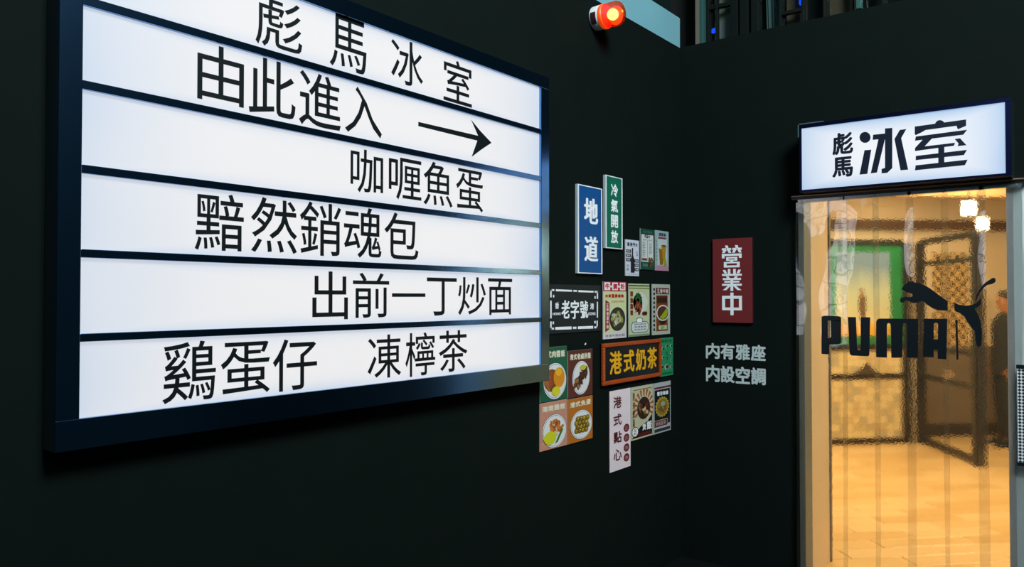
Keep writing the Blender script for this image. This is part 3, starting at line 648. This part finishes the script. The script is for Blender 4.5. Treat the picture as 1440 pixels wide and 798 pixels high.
build_decal('letter', [[(368, 104), (414, 105), (421, 280), (424, 289), (432, 292), (440, 288), (441, 105), (494, 106), (489, 318), (482, 325), (390, 321), (379, 312)]], q1)
build_decal('letter', [[(527, 130), (533, 119), (545, 113), (763, 114), (763, 333), (700, 333)] + [(x, y) for x, y in arch(677, 700, 150)[::-1]] + [(673, 333), (612, 333)] + [(x, y) for x, y in arch(588, 610, 150)[::-1]] + [(588, 333), (527, 330)]], q1)
build_decal('letter', [[(266, 424), (472, 420), (462, 772), (390, 766), (390, 690), (355, 686), (352, 757), (264, 752)] ], q4) if False else \
build_decal('letter', [[(270, 420), (357, 421), (357, 756), (264, 752)], [(395, 421), (474, 420), (466, 772), (390, 767)], [(357, 421), (395, 421)] + arch(357, 395, 475)[::-1], [(357, 598), (395, 600), (392, 690), (357, 688)]], q4)
build_decal('letter_sliver', [[(543, 430), (562, 432), (571, 774), (553, 776)]], q4)
cat = [
 [(80, 158), (95, 140), (105, 125), (128, 112), (140, 94), (158, 104), (172, 92), (188, 108), (230, 112), (270, 128), (320, 155), (380, 200), (440, 245), (478, 270), (478, 352), (440, 350), (390, 345), (345, 330), (300, 300), (265, 268), (235, 275), (200, 287), (160, 280), (125, 262), (110, 262), (105, 278), (85, 285), (68, 275), (66, 255), (78, 240), (110, 232), (150, 236), (172, 228), (172, 210), (155, 198), (125, 195), (105, 180), (82, 170)],
 [(535, 282), (575, 300), (630, 308), (680, 303), (725, 285), (752, 258), (766, 247), (768, 275), (762, 300), (745, 320), (712, 332), (718, 350), (745, 390), (762, 450), (772, 520), (772, 580), (768, 650), (745, 668), (728, 655), (718, 600), (712, 530), (685, 500), (650, 455), (620, 400), (580, 370), (535, 352)],
 [(717, 275), (722, 230), (745, 175), (785, 125), (830, 90), (865, 68), (885, 70), (893, 88), (885, 108), (860, 122), (820, 130), (785, 155), (755, 195), (735, 240)]]
build_decal('leaping_cat_emblem', cat, q4)

# checkered hanging on the jamb
YC = -.062
fc = back_face(1429, 1458, 514, 655, 1429, YC)
t = thing('checkered_panel', fc.o+fc.U*.5, 'narrow black and white checkered panel with black end bars hung on the grey jamb', 'panel')
ck = bpy.data.materials.new('black_white_lattice'); ck.use_nodes = True; nt = ck.node_tree; p = nt.nodes['Principled BSDF']
tc = nt.nodes.new('ShaderNodeTexCoord'); mpg = nt.nodes.new('ShaderNodeMapping'); mpg.inputs['Rotation'].default_value = (0, math.radians(45), 0)
ch = nt.nodes.new('ShaderNodeTexChecker'); ch.inputs['Scale'].default_value = 95; ch.inputs[1].default_value = (.75, .78, .8, 1); ch.inputs[2].default_value = (.01, .012, .015, 1)
mpg.inputs['Location'].default_value = (.003, .0037, .002)
nt.links.new(tc.outputs['Object'], mpg.inputs[0]); nt.links.new(mpg.outputs[0], ch.inputs[0]); nt.links.new(ch.outputs[0], p.inputs['Base Color'])
mb = MB(); mb.obox(fc.o+fc.V*.03, fc.U, fc.V*.94, (0, .004, 0), ck); mb.build('panel_face', t)
for v in (0, .97):
    mb = MB(); mb.obox(fc.o+fc.V*v-fc.U*.04-Vector((0, .004, 0)), fc.U*1.08, fc.V*.035, (0, .013, 0), BLACKINK); mb.build('end_bar', t, bevel=.001)

# ---------------------------------------------------------------- cafe behind the curtain
AMB = mat('cream_wall', (236, 214, 176), .6, var=.05, scale=3)
E1 = Vector((.7071, .7071, 0)); E2 = Vector((-.7071, .7071, 0)); Z = Vector((0, 0, 1))
BW = Vector((.624, 5.6, 0))                       # a point on the cafe's far wall, which runs along E1
CZ = 2.72
mb = MB(); mb.obox(BW-E1*5.0, E1*8.0, E2*.1, Z*CZ, AMB); tag(mb.build('wall_cafe_far'), kind='structure')
mb = MB(); mb.obox(BW+E1*2.2-E2*.001, E1*.1, -E2*4.6, Z*CZ, AMB); tag(mb.build('wall_cafe_right'), kind='structure')
mb = MB(); mb.box((-3.4, TH+.012, 0), (-3.3, 4.0, CZ), AMB); tag(mb.build('wall_cafe_left'), kind='structure')
mb = MB(); mb.box((DX0-.11, TH+.012, 0), (DX0-.002, .44, CZ), AMB); tag(mb.build('wall_entry_side'), kind='structure')
mb = MB(); mb.box((DX0-.11, .44, 0), (DX0+.006, .465, CZ), mat('grey_edge_trim', (120, 118, 112), .5)); tag(mb.build('trim_2'), kind='structure')
mb = MB(); mb.box((-3.4, TH+.012, CZ+.001), (4.8, 9.5, CZ+.08), mat('cafe_ceiling', (232, 204, 160), .7)); tag(mb.build('ceiling'), kind='structure')
mb = MB(); mb.obox(BW-E1*5-E2*.10+Z*(2.30), E1*7.15, E2*.099, Z*.10, mat('brown_beam', (92, 62, 36), .6, var=.2)); tag(mb.build('trim_3'), kind='structure')
mb = MB(); mb.obox(BW-E1*5-E2*.9+Z*(CZ-.16), E1*7.0, E2*.16, Z*.158, mat('tan_beam', (190, 150, 100), .6)); tag(mb.build('trim_4'), kind='structure')
mb = MB(); mb.obox(BW-E1*.45-E2*.022, E1*2.6, E2*.02, Z*1.0, mat('grey_brown_dado', (120, 104, 84), .6, var=.25, scale=4)); tag(mb.build('trim_5'), kind='structure')
mb = MB(); mb.obox(BW-E1*.45-E2*.045, E1*2.6, E2*.022, Z*.14, mat('dark_skirting', (40, 34, 30), .5)); tag(mb.build('baseboard_cafe'), kind='structure')
# plank floor
fl = MB(); fl.box((-3.4, TH+.0, -.06), (4.8, 9.5, -.008), mat('floor_joint', (84, 56, 28), .8)); flo = tag(fl.build('floor_cafe'), kind='structure')
PW, PL = .16, .62
planks = []
for vtn in range(3):
    c0 = [(228, 190, 128), (220, 180, 117), (235, 199, 140)][vtn]
    m_ = mat('pale_plank_%d' % vtn, c0, .32, var=.1, scale=5)
    b_ = MB(); hw, hl, g = PW/2-.003, PL/2-.003, .004
    vs = [Vector(v) for v in [(-hl, -hw, -.010), (hl, -hw, -.010), (hl, hw, -.010), (-hl, hw, -.010), (-hl, -hw, -g), (hl, -hw, -g), (hl, hw, -g), (-hl, hw, -g), (-hl+g, -hw+g, 0), (hl-g, -hw+g, 0), (hl-g, hw-g, 0), (-hl+g, hw-g, 0)]]
    b_.add(vs, [(0, 1, 5, 4), (1, 2, 6, 5), (2, 3, 7, 6), (3, 0, 4, 7), (4, 5, 9, 8), (5, 6, 10, 9), (6, 7, 11, 10), (7, 4, 8, 11), (8, 9, 10, 11)], m_)
    me = bpy.data.meshes.new('plank'); me.from_pydata(b_.v, [], b_.f); me.materials.append(m_); planks.append(me)
np_ = 0
def in_view(c):
    d = RM.transposed() @ (c-CAM)
    if d.z > -2: return False
    px = W/2+F_PX*d.x/-d.z; py = H/2-F_PX*d.y/-d.z
    return 1050 < px < 1500 and py < 1000
cand = []
for i in range(-30, 30):
    for j in range(-20, 20):
        c = BW - E2*(PW*(i+.5)) + E1*(PL*(j+(.5 if i % 2 else 0)))
        if c.y < TH+.05 or (c-BW).dot(E2) > -.05: continue
        if in_view(c): cand.append(c)
cand.sort(key=lambda c: (c-CAM).length)
for c in cand[:300]:
    o = bpy.data.objects.new('plank', planks[random.randrange(3)]); C.objects.link(o); o.parent = flo; o.location = c
    o.rotation_euler = (0, 0, math.radians(45))

# left partition with picture and tiles
def partition_frame(name, label, A, B, depth=.05):
    t = thing(name, (A+B)/2, label, 'partition'); return t, (B-A).normalized(), (B-A).length
A = Vector((-.37, 4.15, 0)); B = Vector((.30, 4.83, 0))
t, D, Lp = partition_frame('picture_partition', 'dark framed partition with a green bordered picture above beige tiles, left behind the curtain', A, B)
NB = Vector((D.y, -D.x, 0))                      # faces the door
TOP = 2.13
def post(t, at, wd, h, dp=.06, nm='post', z0=0):
    m_ = MB(); m_.obox(at-D_*wd/2-N__*dp/2+Z*z0, D_*wd, N__*dp, Z*(h-z0), STEEL); return m_.build(nm, t, bevel=.003)
D_, N__ = D, NB
post(t, A, .035, TOP); post(t, B, .09, TOP)
for z, h in ((0.0, .055), (.69, .045), (1.0, .05), (TOP-.03, .06)):
    m_ = MB(); m_.obox(A+D*.018-NB*.028+Z*z, D*(Lp-.064), NB*.056, Z*h, STEEL); m_.build('rail', t, bevel=.003)
m_ = MB(); m_.obox(A+D*.018-NB*.018+Z*.056, D*(Lp-.064), NB*.026, Z*(1.0-.056), mat('tile_grout', (150, 130, 96), .8)); m_.build('tile_backing', t)
tiles = []
for c0 in ((232, 212, 160), (214, 192, 142), (196, 184, 150)):
    m_ = mat('glazed_tile_%d' % c0[0], c0, .25, var=.08, scale=14); me = bpy.data.meshes.new('tile')
    s, g, d = .077/2-.0015, .003, .006
    me.from_pydata([(-s, 0, -s), (s, 0, -s), (s, 0, s), (-s, 0, s), (-s+g, -d, -s+g), (s-g, -d, -s+g), (s-g, -d, s-g), (-s+g, -d, s-g)], [], [(0, 1, 5, 4), (1, 2, 6, 5), (2, 3, 7, 6), (3, 0, 4, 7), (4, 5, 6, 7)])
    me.materials.append(m_); tiles.append(me)
ang = math.atan2(D.y, D.x); org = ORIG[t.name]
nc = int((Lp-.066)/.077)
for i in range(nc):
    for z0, n_ in ((.058, 8), (.738, 3)):
        for j in range(n_):
            o = bpy.data.objects.new('tile', random.choices(tiles, (5, 3, 2))[0]); C.objects.link(o); o.parent = t
            o.location = A+D*(.024+.077*(i+.5))+NB*.0082+Z*(z0+.077*(j+.5))-org; o.rotation_euler = (0, 0, ang)
m_ = MB(); m_.obox(A+D*.018-NB*.012+Z*1.05, D*(Lp-.064), NB*.016, Z*(TOP-.03-1.05), mat('green_painted_board', (24, 128, 72), .4, var=.15, scale=6)); pb = m_.build('picture_board', t)
f = Face(A+D*.018+NB*.0045+Z*1.05, D*(Lp-.064), Z*(TOP-.03-1.05), NB)
gp = bpy.data.materials.new('faded_picture_print'); gp.use_nodes = True; nt = gp.node_tree; p = nt.nodes['Principled BSDF']; p.inputs['Roughness'].default_value = .35
tc = nt.nodes.new('ShaderNodeTexCoord'); sx = nt.nodes.new('ShaderNodeSeparateXYZ'); cr = nt.nodes.new('ShaderNodeValToRGB'); nn = nt.nodes.new('ShaderNodeTexNoise'); nn.inputs['Scale'].default_value = 3
ad = nt.nodes.new('ShaderNodeMath'); ad.operation = 'MULTIPLY_ADD'; ad.inputs[1].default_value = .25
nt.links.new(tc.outputs['Generated'], sx.inputs[0]); nt.links.new(tc.outputs['Generated'], nn.inputs[0]); nt.links.new(nn.outputs['Fac'], ad.inputs[0]); nt.links.new(sx.outputs[2], ad.inputs[2]); nt.links.new(ad.outputs[0], cr.inputs[0]); nt.links.new(cr.outputs[0], p.inputs['Base Color'])
els = cr.color_ramp.elements; els[0].position = .20; els[0].color = (*lin((236, 176, 60)), 1); els[1].position = .30; els[1].color = (*lin((214, 206, 160)), 1)
for ps, c0 in ((.65, (190, 200, 176)), (.95, (120, 150, 176)), (1.15, (90, 110, 140))):
    if ps <= 1: e = els.new(ps); e.color = (*lin(c0), 1)
m_ = MB(); f.rect(m_, .15, .085, .84, .93, gp, 1); m_.build('picture', pb)
m_ = MB(); sh = mat('brown_figure_print', (110, 84, 56), .5, bump=0); skn = mat('pale_brown_print', (196, 140, 96), .5, bump=0)
f.ell(m_, .47, .54, .022, .022, sh, 2, 14); f.poly(m_, [(.44, .46), (.455, .52), (.49, .525), (.515, .49), (.53, .40), (.52, .28), (.505, .20), (.49, .20), (.485, .27), (.47, .20), (.45, .20), (.45, .30), (.43, .38)], sh, 3); f.poly(m_, [(.455, .49), (.465, .525), (.49, .525), (.50, .49)], skn, 4)
m_.build('printed_figure', pb)
# dark pointed bundle on the tiled partition's lower rail
c = A+D*(Lp*.50)+NB*.020+Z*.7352
m_ = MB(); m_.lathe(c, Z, [(0, .155), (.012, .15), (.035, .095), (.06, .07), (.085, .035), (.125, .008)], mat('dark_woven_brown', (70, 52, 34), .8, var=.4, scale=40, bump=.3), 24)
for i, v in enumerate(m_.v):     # narrow ledge: flattened front to back
    d_ = (v-c).dot(NB); m_.v[i] = v - NB*d_*.86 + NB*.012
tag(m_.build('dark_bundle', None, True), 'low dark pointed woven bundle on the lower rail of the tiled partition', 'bundle')

# right partition: open dark frame
A2 = Vector((.42, 4.90, 0)); B2 = Vector((1.075, 3.93, 0))
D2 = (B2-A2).normalized(); N2 = Vector((D2.y, -D2.x, 0)); L2 = (B2-A2).length
t, _, _ = partition_frame('open_partition', 'open dark steel partition running towards the door on the right behind the curtain', A2, B2)
D_, N__ = D2, N2
post(t, A2, .075, TOP, .08); post(t, B2-D2*.02, .075, TOP, .09)
for z, h in ((.02, .055), (.69, .05), (1.0, .05), (1.88, .045), (TOP-.03, .06)):
    m_ = MB(); m_.obox(A2+D2*.038-N2*.025+Z*z, D2*(L2-.096), N2*.05, Z*h, STEEL); m_.build('rail', t, bevel=.003)
# flower posy on its middle rail
c = A2+D2*(L2*.50)+Z*.7412
t = thing('flower_posy', c, 'small posy of pale pink and violet flowers on the open partition rail', 'flowers')
m_ = MB(); m_.lathe(c, Z, [(0, .022), (.02, .035), (.03, .038)], mat('cream_dish', (230, 205, 160), .5), 18); m_.build('dish', t, True)
for i in range(14):
    a_ = i*2.4; r_ = .012*math.sqrt(i); p0 = c+Vector((r_*2.3*math.cos(a_)*D2.x-.4*r_*math.sin(a_), r_*2.3*math.cos(a_)*D2.y, .035+.03*random.random()+.02*(1-r_*18)))
    m_ = MB(); col = mat(*[('pink_petal', (236, 190, 150), .6), ('violet_petal', (110, 74, 120), .6), ('leaf_green', (130, 140, 50), .6)][[0, 0, 1, 0, 2][i % 5]])
    for k in range(5):
        an = k*1.2566; tip = p0+Vector((.018*math.cos(an), .018*math.sin(an), .012)); l_ = p0+Vector((.009*math.cos(an-.6), .009*math.sin(an-.6), .004)); rr = p0+Vector((.009*math.cos(an+.6), .009*math.sin(an+.6), .004))
        m_.add([p0-Z*.004, l_, tip, rr], [(0, 1, 2), (0, 2, 3)], col)
    m_.tube(p0-Z*.03, p0, .0015, MATS.get('leaf_green') or col, 5); m_.build('flower', t)
# checker mosaic on the far wall
def on_far(px, py, off=0):
    d = ray(px, py); P0 = BW-E2*off; return CAM+d*((P0-CAM).dot(E2)/d.dot(E2))
pa, pb_ = on_far(1313, 356, .03), on_far(1363, 492, .03)
la = (pa-BW).dot(E1); lb = (pb_-BW).dot(E1)
gc = bpy.data.materials.new('gold_black_mosaic'); gc.use_nodes = True; nt = gc.node_tree; p = nt.nodes['Principled BSDF']; p.inputs['Roughness'].default_value = .3
tc = nt.nodes.new('ShaderNodeTexCoord'); mpg = nt.nodes.new('ShaderNodeMapping'); mpg.inputs['Rotation'].default_value = (0, 0, math.radians(-45)); mpg.inputs['Location'].default_value = (.003, .011, .004)
ch = nt.nodes.new('ShaderNodeTexChecker'); ch.inputs['Scale'].default_value = 17; ch.inputs[1].default_value = (*lin((240, 200, 130)), 1); ch.inputs[2].default_value = (*lin((66, 46, 22)), 1)
nt.links.new(tc.outputs['Object'], mpg.inputs[0]); nt.links.new(mpg.outputs[0], ch.inputs[0]); nt.links.new(ch.outputs[0], p.inputs['Base Color'])
t = thing('mosaic_panel', BW+E1*(la+lb)/2-E2*.03+Z*pb_.z, 'gold and black checkered panel on the far wall behind the open partition', 'panel')
m_ = MB(); m_.obox(BW+E1*la-E2*.022+Z*pb_.z, E1*(lb-la), E2*.02, Z*(pa.z-pb_.z), gc); m_.build('checkered_face', t)
m_ = MB(); m_.obox(BW+E1*(la-.02)-E2*.026+Z*(pb_.z-.03), E1*(lb-la+.04), E2*.025, Z*.029, STEEL); m_.build('bottom_rail', t)
# cube lamps
def cube_lamp(px, py, fwd, s, label):
    c = CAM+ray(px, py)*fwd
    t = thing('cube_lamp', c+Z*s*.6, label, 'lamp', 'cube lamps hanging in the cafe')
    m_ = MB(); m_.obox(c-Vector((s/2, s/2, s*.6)), (s, 0, 0), (0, s, 0), (0, 0, s*1.2), em('warm_lamp_glow', (255, 236, 200), 5)); m_.build('shade', t, bevel=.006)
    m_ = MB(); m_.tube(c+Z*s*.6, Vector((c.x, c.y, CZ)), .004, STEEL, 8); m_.build('cord', t)
    m_ = MB(); m_.lathe(Vector((c.x, c.y, CZ-.02)), Z, [(0, .03), (.02, .035)], STEEL, 16); m_.build('ceiling_rose', t)
cube_lamp(1362.5, 293, 5.6, .085, 'left one of the two glowing white cube lamps seen through the curtain')
cube_lamp(1381.5, 315, 7.0, .085, 'right and lower one of the two glowing white cube lamps seen through the curtain')

# ---------------------------------------------------------------- person in the cafe
def skin_mesh(name, verts, edges_, radii, mt, parent, root=0, sub=2):
    me = bpy.data.meshes.new(name); me.from_pydata(verts, edges_, []); o = bpy.data.objects.new(name, me); C.objects.link(o)
    me.materials.append(mt)
    sk = o.modifiers.new('skin', 'SKIN'); me.skin_vertices or me.attributes
    if not me.skin_vertices: 
        bm = bmesh.new(); bm.from_mesh(me); bm.verts.layers.skin.verify(); bm.to_mesh(me); bm.free()
    for i, r in enumerate(radii):
        rx, ry = r if isinstance(r, tuple) else (r, r)
        me.skin_vertices[0].data[i].radius = (rx, ry); me.skin_vertices[0].data[i].use_root = (i == root)
    sk.use_smooth_shade = True
    s_ = o.modifiers.new('sub', 'SUBSURF'); s_.levels = sub; s_.render_levels = sub
    if parent: o.parent = parent
    return o
pp = Vector((1.165, 5.28, 0.0))
t = thing('person', pp, 'person in a dark jacket half hidden by the right door jamb', 'person')
t.rotation_euler = (0, 0, math.radians(118)); 
SKN = mat('skin', (176, 116, 74), .5, var=.05); CLO = mat('dark_cloth', (26, 28, 30), .8, var=.2); HAIR = mat('dark_hair', (30, 22, 18), .5, var=.3, scale=80)
V = [(0, 0, .88), (0, 0, 1.00), (0, 0, 1.14), (0, .0, 1.27), (0, .0, 1.345), (0, .01, 1.40), (0, .012, 1.46), (0, .01, 1.53), (0, .0, 1.575),
     (.085, 0, .84), (.09, .01, .46), (.09, -.01, .09), (.095, .10, .03), (-.085, 0, .84), (-.09, .01, .46), (-.09, -.01, .09), (-.095, .10, .03),
     (.155, 0, 1.305), (.20, -.01, 1.06), (.20, .04, .84), (.20, .05, .78), (-.155, 0, 1.305), (-.20, -.01, 1.06), (-.20, .04, .84), (-.20, .05, .78)]
Ed = [(0, 1), (1, 2), (2, 3), (3, 4), (4, 5), (5, 6), (6, 7), (7, 8), (0, 9), (9, 10), (10, 11), (11, 12), (0, 13), (13, 14), (14, 15), (15, 16), (3, 17), (17, 18), (18, 19), (19, 20), (3, 21), (21, 22), (22, 23), (23, 24)]
Rd = [(.14, .10), (.125, .095), (.135, .10), (.13, .095), .055, .05, (.068, .085), (.072, .09), (.045, .06), .085, .056, .038, .035, .085, .056, .038, .035, .055, .043, .030, .028, .055, .043, .030, .028]
body = skin_mesh('body', V, Ed, Rd, SKN, t)
# five fingers on each hand
for sd_ in (1, -1):
    for i in range(5):
        if i < 4:
            b0 = Vector((.20*sd_, .025+.017*i, .765)); L_ = (.055, .068, .072, .06)[i]
            vs = [b0+Z*.03, b0, b0+Vector((-.004*sd_, .004, -L_*.5)), b0+Vector((-.014*sd_, .006, -L_))]
        else:
            b0 = Vector((.19*sd_, .075, .80)); vs = [b0, b0+Vector((-.006*sd_, .022, -.012)), b0+Vector((-.010*sd_, .032, -.034)), b0+Vector((-.014*sd_, .034, -.052))]
        skin_mesh('finger', [tuple(v) for v in vs], [(0, 1), (1, 2), (2, 3)], [.009, .0088, .008, .0068], SKN, t, sub=1)
# clothes
def shell(name, rings, mt, n=20):
    m_ = MB(); vs = []; fs = []
    for (x, y, z, rx, ry) in rings:
        for k in range(n):
            a_ = 2*math.pi*k/n; vs.append((x+rx*math.cos(a_)*(1+.02*math.sin(5*a_)), y+ry*math.sin(a_), z))
    for i in range(len(rings)-1):
        for k in range(n): fs.append((i*n+k, i*n+(k+1) % n, (i+1)*n+(k+1) % n, (i+1)*n+k))
    fs.append(tuple(range(n))[::-1]); fs.append(tuple(range((len(rings)-1)*n, len(rings)*n)))
    me = bpy.data.meshes.new(name); me.from_pydata(vs, [], fs); me.materials.append(mt); me.polygons.foreach_set('use_smooth', [True]*len(fs)); me.set_sharp_from_angle(angle=1.0)
    o = bpy.data.objects.new(name, me); C.objects.link(o); o.parent = t; return o
shell('jacket', [(0, 0, .74, .185, .145), (0, 0, .90, .175, .140), (0, 0, 1.05, .165, .130), (0, 0, 1.2, .185, .135), (0, 0, 1.29, .19, .125), (0, 0, 1.345, .13, .095), (0, 0, 1.385, .068, .065)], CLO)
for sd_ in (1, -1):
    shell('sleeve', [(.20*sd_, .045, .81, .042, .042), (.205*sd_, .02, .95, .052, .052), (.205*sd_, -.01, 1.07, .06, .06), (.185*sd_, 0, 1.2, .065, .068), (.15*sd_, 0, 1.31, .065, .07)], CLO, 14)
    shell('trouser_leg', [(.092*sd_, -.005, .07, .062, .066), (.092*sd_, .01, .46, .078, .08), (.088*sd_, .0, .78, .098, .105)], CLO, 14)
    shell('shoe', [(.095*sd_, .05, .0, .045, .125), (.095*sd_, .05, .03, .045, .12), (.095*sd_, .03, .06, .042, .09), (.092*sd_, .0, .09, .042, .045)], BLACKINK, 16)
    m_ = MB(); cE = Vector((.074*sd_, .0, 1.495)); m_.lathe(cE, (sd_, 0, 0), [(0, .012), (.006, .020), (.012, .014)], SKN, 12); o = m_.build('ear', None, True); o.parent = t
    m_ = MB(); m_.lathe(Vector((.028*sd_, .082, 1.505)), (0, 1, 0), [(0, .011), (.008, .008), (.011, .003)], BLACKINK, 10); o = m_.build('eye', None, True); o.parent = t
m_ = MB(); m_.add([(-.012, .088, 1.475), (.012, .088, 1.475), (0, .112, 1.477), (0, .09, 1.515)], [(0, 1, 2), (1, 3, 2), (3, 0, 2)], SKN); o = m_.build('nose'); o.parent = t
m_ = MB(); m_.add([(-.022, .090, 1.452), (.022, .090, 1.452), (.012, .0955, 1.445), (-.012, .0955, 1.445)], [(0, 1, 2, 3)], mat('lips', (130, 66, 56), .5)); o = m_.build('mouth'); o.parent = t
shell('hair', [(0, -.052, 1.42, .055, .04), (0, -.035, 1.47, .078, .065), (0, -.022, 1.53, .083, .085), (0, -.008, 1.575, .080, .090), (0, 0, 1.61, .055, .062), (0, 0, 1.622, .02, .022)], HAIR)

# ---------------------------------------------------------------- glazed gallery seen above the back wall
YG = .75
DG = mat('dark_green_window_frame', (15, 23, 21), .6, spec=.15, var=.2)
gx = lambda px: on_back(px, 30, YG).x
zb = on_back(985, 64, YG).z-.10
ZT = 4.6
t = bpy.data.objects.new('window_1', None); C.objects.link(t); t.location = (gx(1080), YG, zb); ORIG[t.name] = Vector(t.location); tag(t, kind='structure')
gls = bpy.data.materials.new('dim_window_glass'); gls.use_nodes = True; nt = gls.node_tree; nt.nodes.clear(); out = nt.nodes.new('ShaderNodeOutputMaterial'); tr = nt.nodes.new('ShaderNodeBsdfTransparent'); tr.inputs[0].default_value = (.75, .82, .8, 1); gl = nt.nodes.new('ShaderNodeBsdfGlossy'); gl.inputs['Roughness'].default_value = .03; mx = nt.nodes.new('ShaderNodeMixShader'); mx.inputs[0].default_value = .04
nt.links.new(tr.outputs[0], mx.inputs[1]); nt.links.new(gl.outputs[0], mx.inputs[2]); nt.links.new(mx.outputs[0], out.inputs[0])
def gbox(nm, pa, pb, z0, z1, mt, y0=0, dp=.05, bev=.002):
    m_ = MB(); m_.box((gx(pa), YG+y0, z0), (gx(pb), YG+y0+dp, z1), mt); return m_.build(nm, t, bevel=bev)
gz = lambda px, py: on_back(px, py, YG).z
zs_ = gz(1012, 53)
gbox('sill', 940, 1420, zb, zs_-.02, DG, 0, .06)
gbox('post', 981, 988, zb, ZT, mat('brown_grey_column', (112, 106, 96), .6), -.04, .04)
gbox('post', 988, 992.5, zb, ZT, mat('teal_column', (44, 92, 88), .5), -.045, .05)
for pa, pb in ((993, 996.5), (1027, 1037), (1040, 1052), (1056, 1066), (1095, 1098.5), (1126.5, 1131), (1161, 1164), (1196, 1199), (1240, 1244), (1285, 1290)):
    gbox('mullion', pa, pb, zs_-.02, ZT, DG, .0, .05)
gbox('mullion', 1005.8, 1008.5, zs_-.02, ZT, DG, .0, .04)
gbox('post', 1207, 1214, zs_-.02, ZT, mat('teal_column', (44, 92, 88), .5), -.05, .049)
for pa, pb in ((996.5, 1005.8), (1008.5, 1027)): gbox('transom', pa, pb, gz(1012, 10), gz(1012, 4.5), DG, .005, .035)
gbox('transom', 1098.5, 1126.5, gz(1112, 18), gz(1112, 13), DG, .005, .035)
for pa, pb in ((996.5, 1005.8), (1008.5, 1027), (1066, 1095), (1098.5, 1126.5), (1131, 1161), (1164, 1196), (1199, 1240), (1244, 1285)):
    gbox('pane', pa, pb, zs_-.02, ZT, gls, .038, .006, 0)
BR_ = mat('drab_backing', (178, 168, 146), .8, var=.15, scale=3); BRW = mat('drab_brown_backing', (118, 92, 74), .8, var=.3, scale=4)
for pa, pb, m0 in ((996.5, 1027, BR_), (1098.5, 1126.5, BRW), (1150, 1196, BRW)): gbox('pane_backing', pa, pb, zs_-.02, ZT, m0, .11, .01, 0)  # boards behind the panes, coloured to stand for the dimly lit interior
# hanging pale cloth between two mullions
m_ = MB(); n_ = 12; vs = []
for j in range(2):
    for i in range(n_+1): vs.append(Vector((gx(1072+i*1.6-(6 if j else 0)), YG+.09+.012*math.sin(i*1.9), (zs_+.02) if j == 0 else ZT)))
m_.add(vs, [(i, i+1, n_+2+i, n_+1+i) for i in range(n_)], mat('pale_blue_cloth', (120, 144, 148), .8)); m_.build('hanging_cloth', t, True)
gbox('dark_backing', 930, 1440, zb, ZT, mat('near_black', (14, 17, 17), .9), .16, .03, 0)
for px, py, lb in ((1004.5, 44.5, 'blue glowing blob added for an LED reflection at the leftmost gallery pane above the wall'), (1131.5, 6, 'blue glowing blob added for an LED reflection at the middle gallery mullion above the wall')):
    c = on_back(px, py, YG+.075); tt = thing('blue_reflection', c, lb, 'lamp', 'blue LED reflections in the gallery')  # glowing blobs added for blue LED reflections in the panes
    m_ = MB(); m_.lathe(c-Vector((.028, 0, 0)), (1, 0, .25 if px < 1100 else 2.5), [(0, .004), (.012, .014), (.03, .018), (.05, .012), (.058, .003)], em('blue_reflection_glow', (20, 80, 255), 1.6), 16); m_.build('lens', tt, True)
    m_ = MB(); m_.tube(c, c+Vector((0, .022, .0)), .004, DG, 6); m_.build('blob_mount', tt)
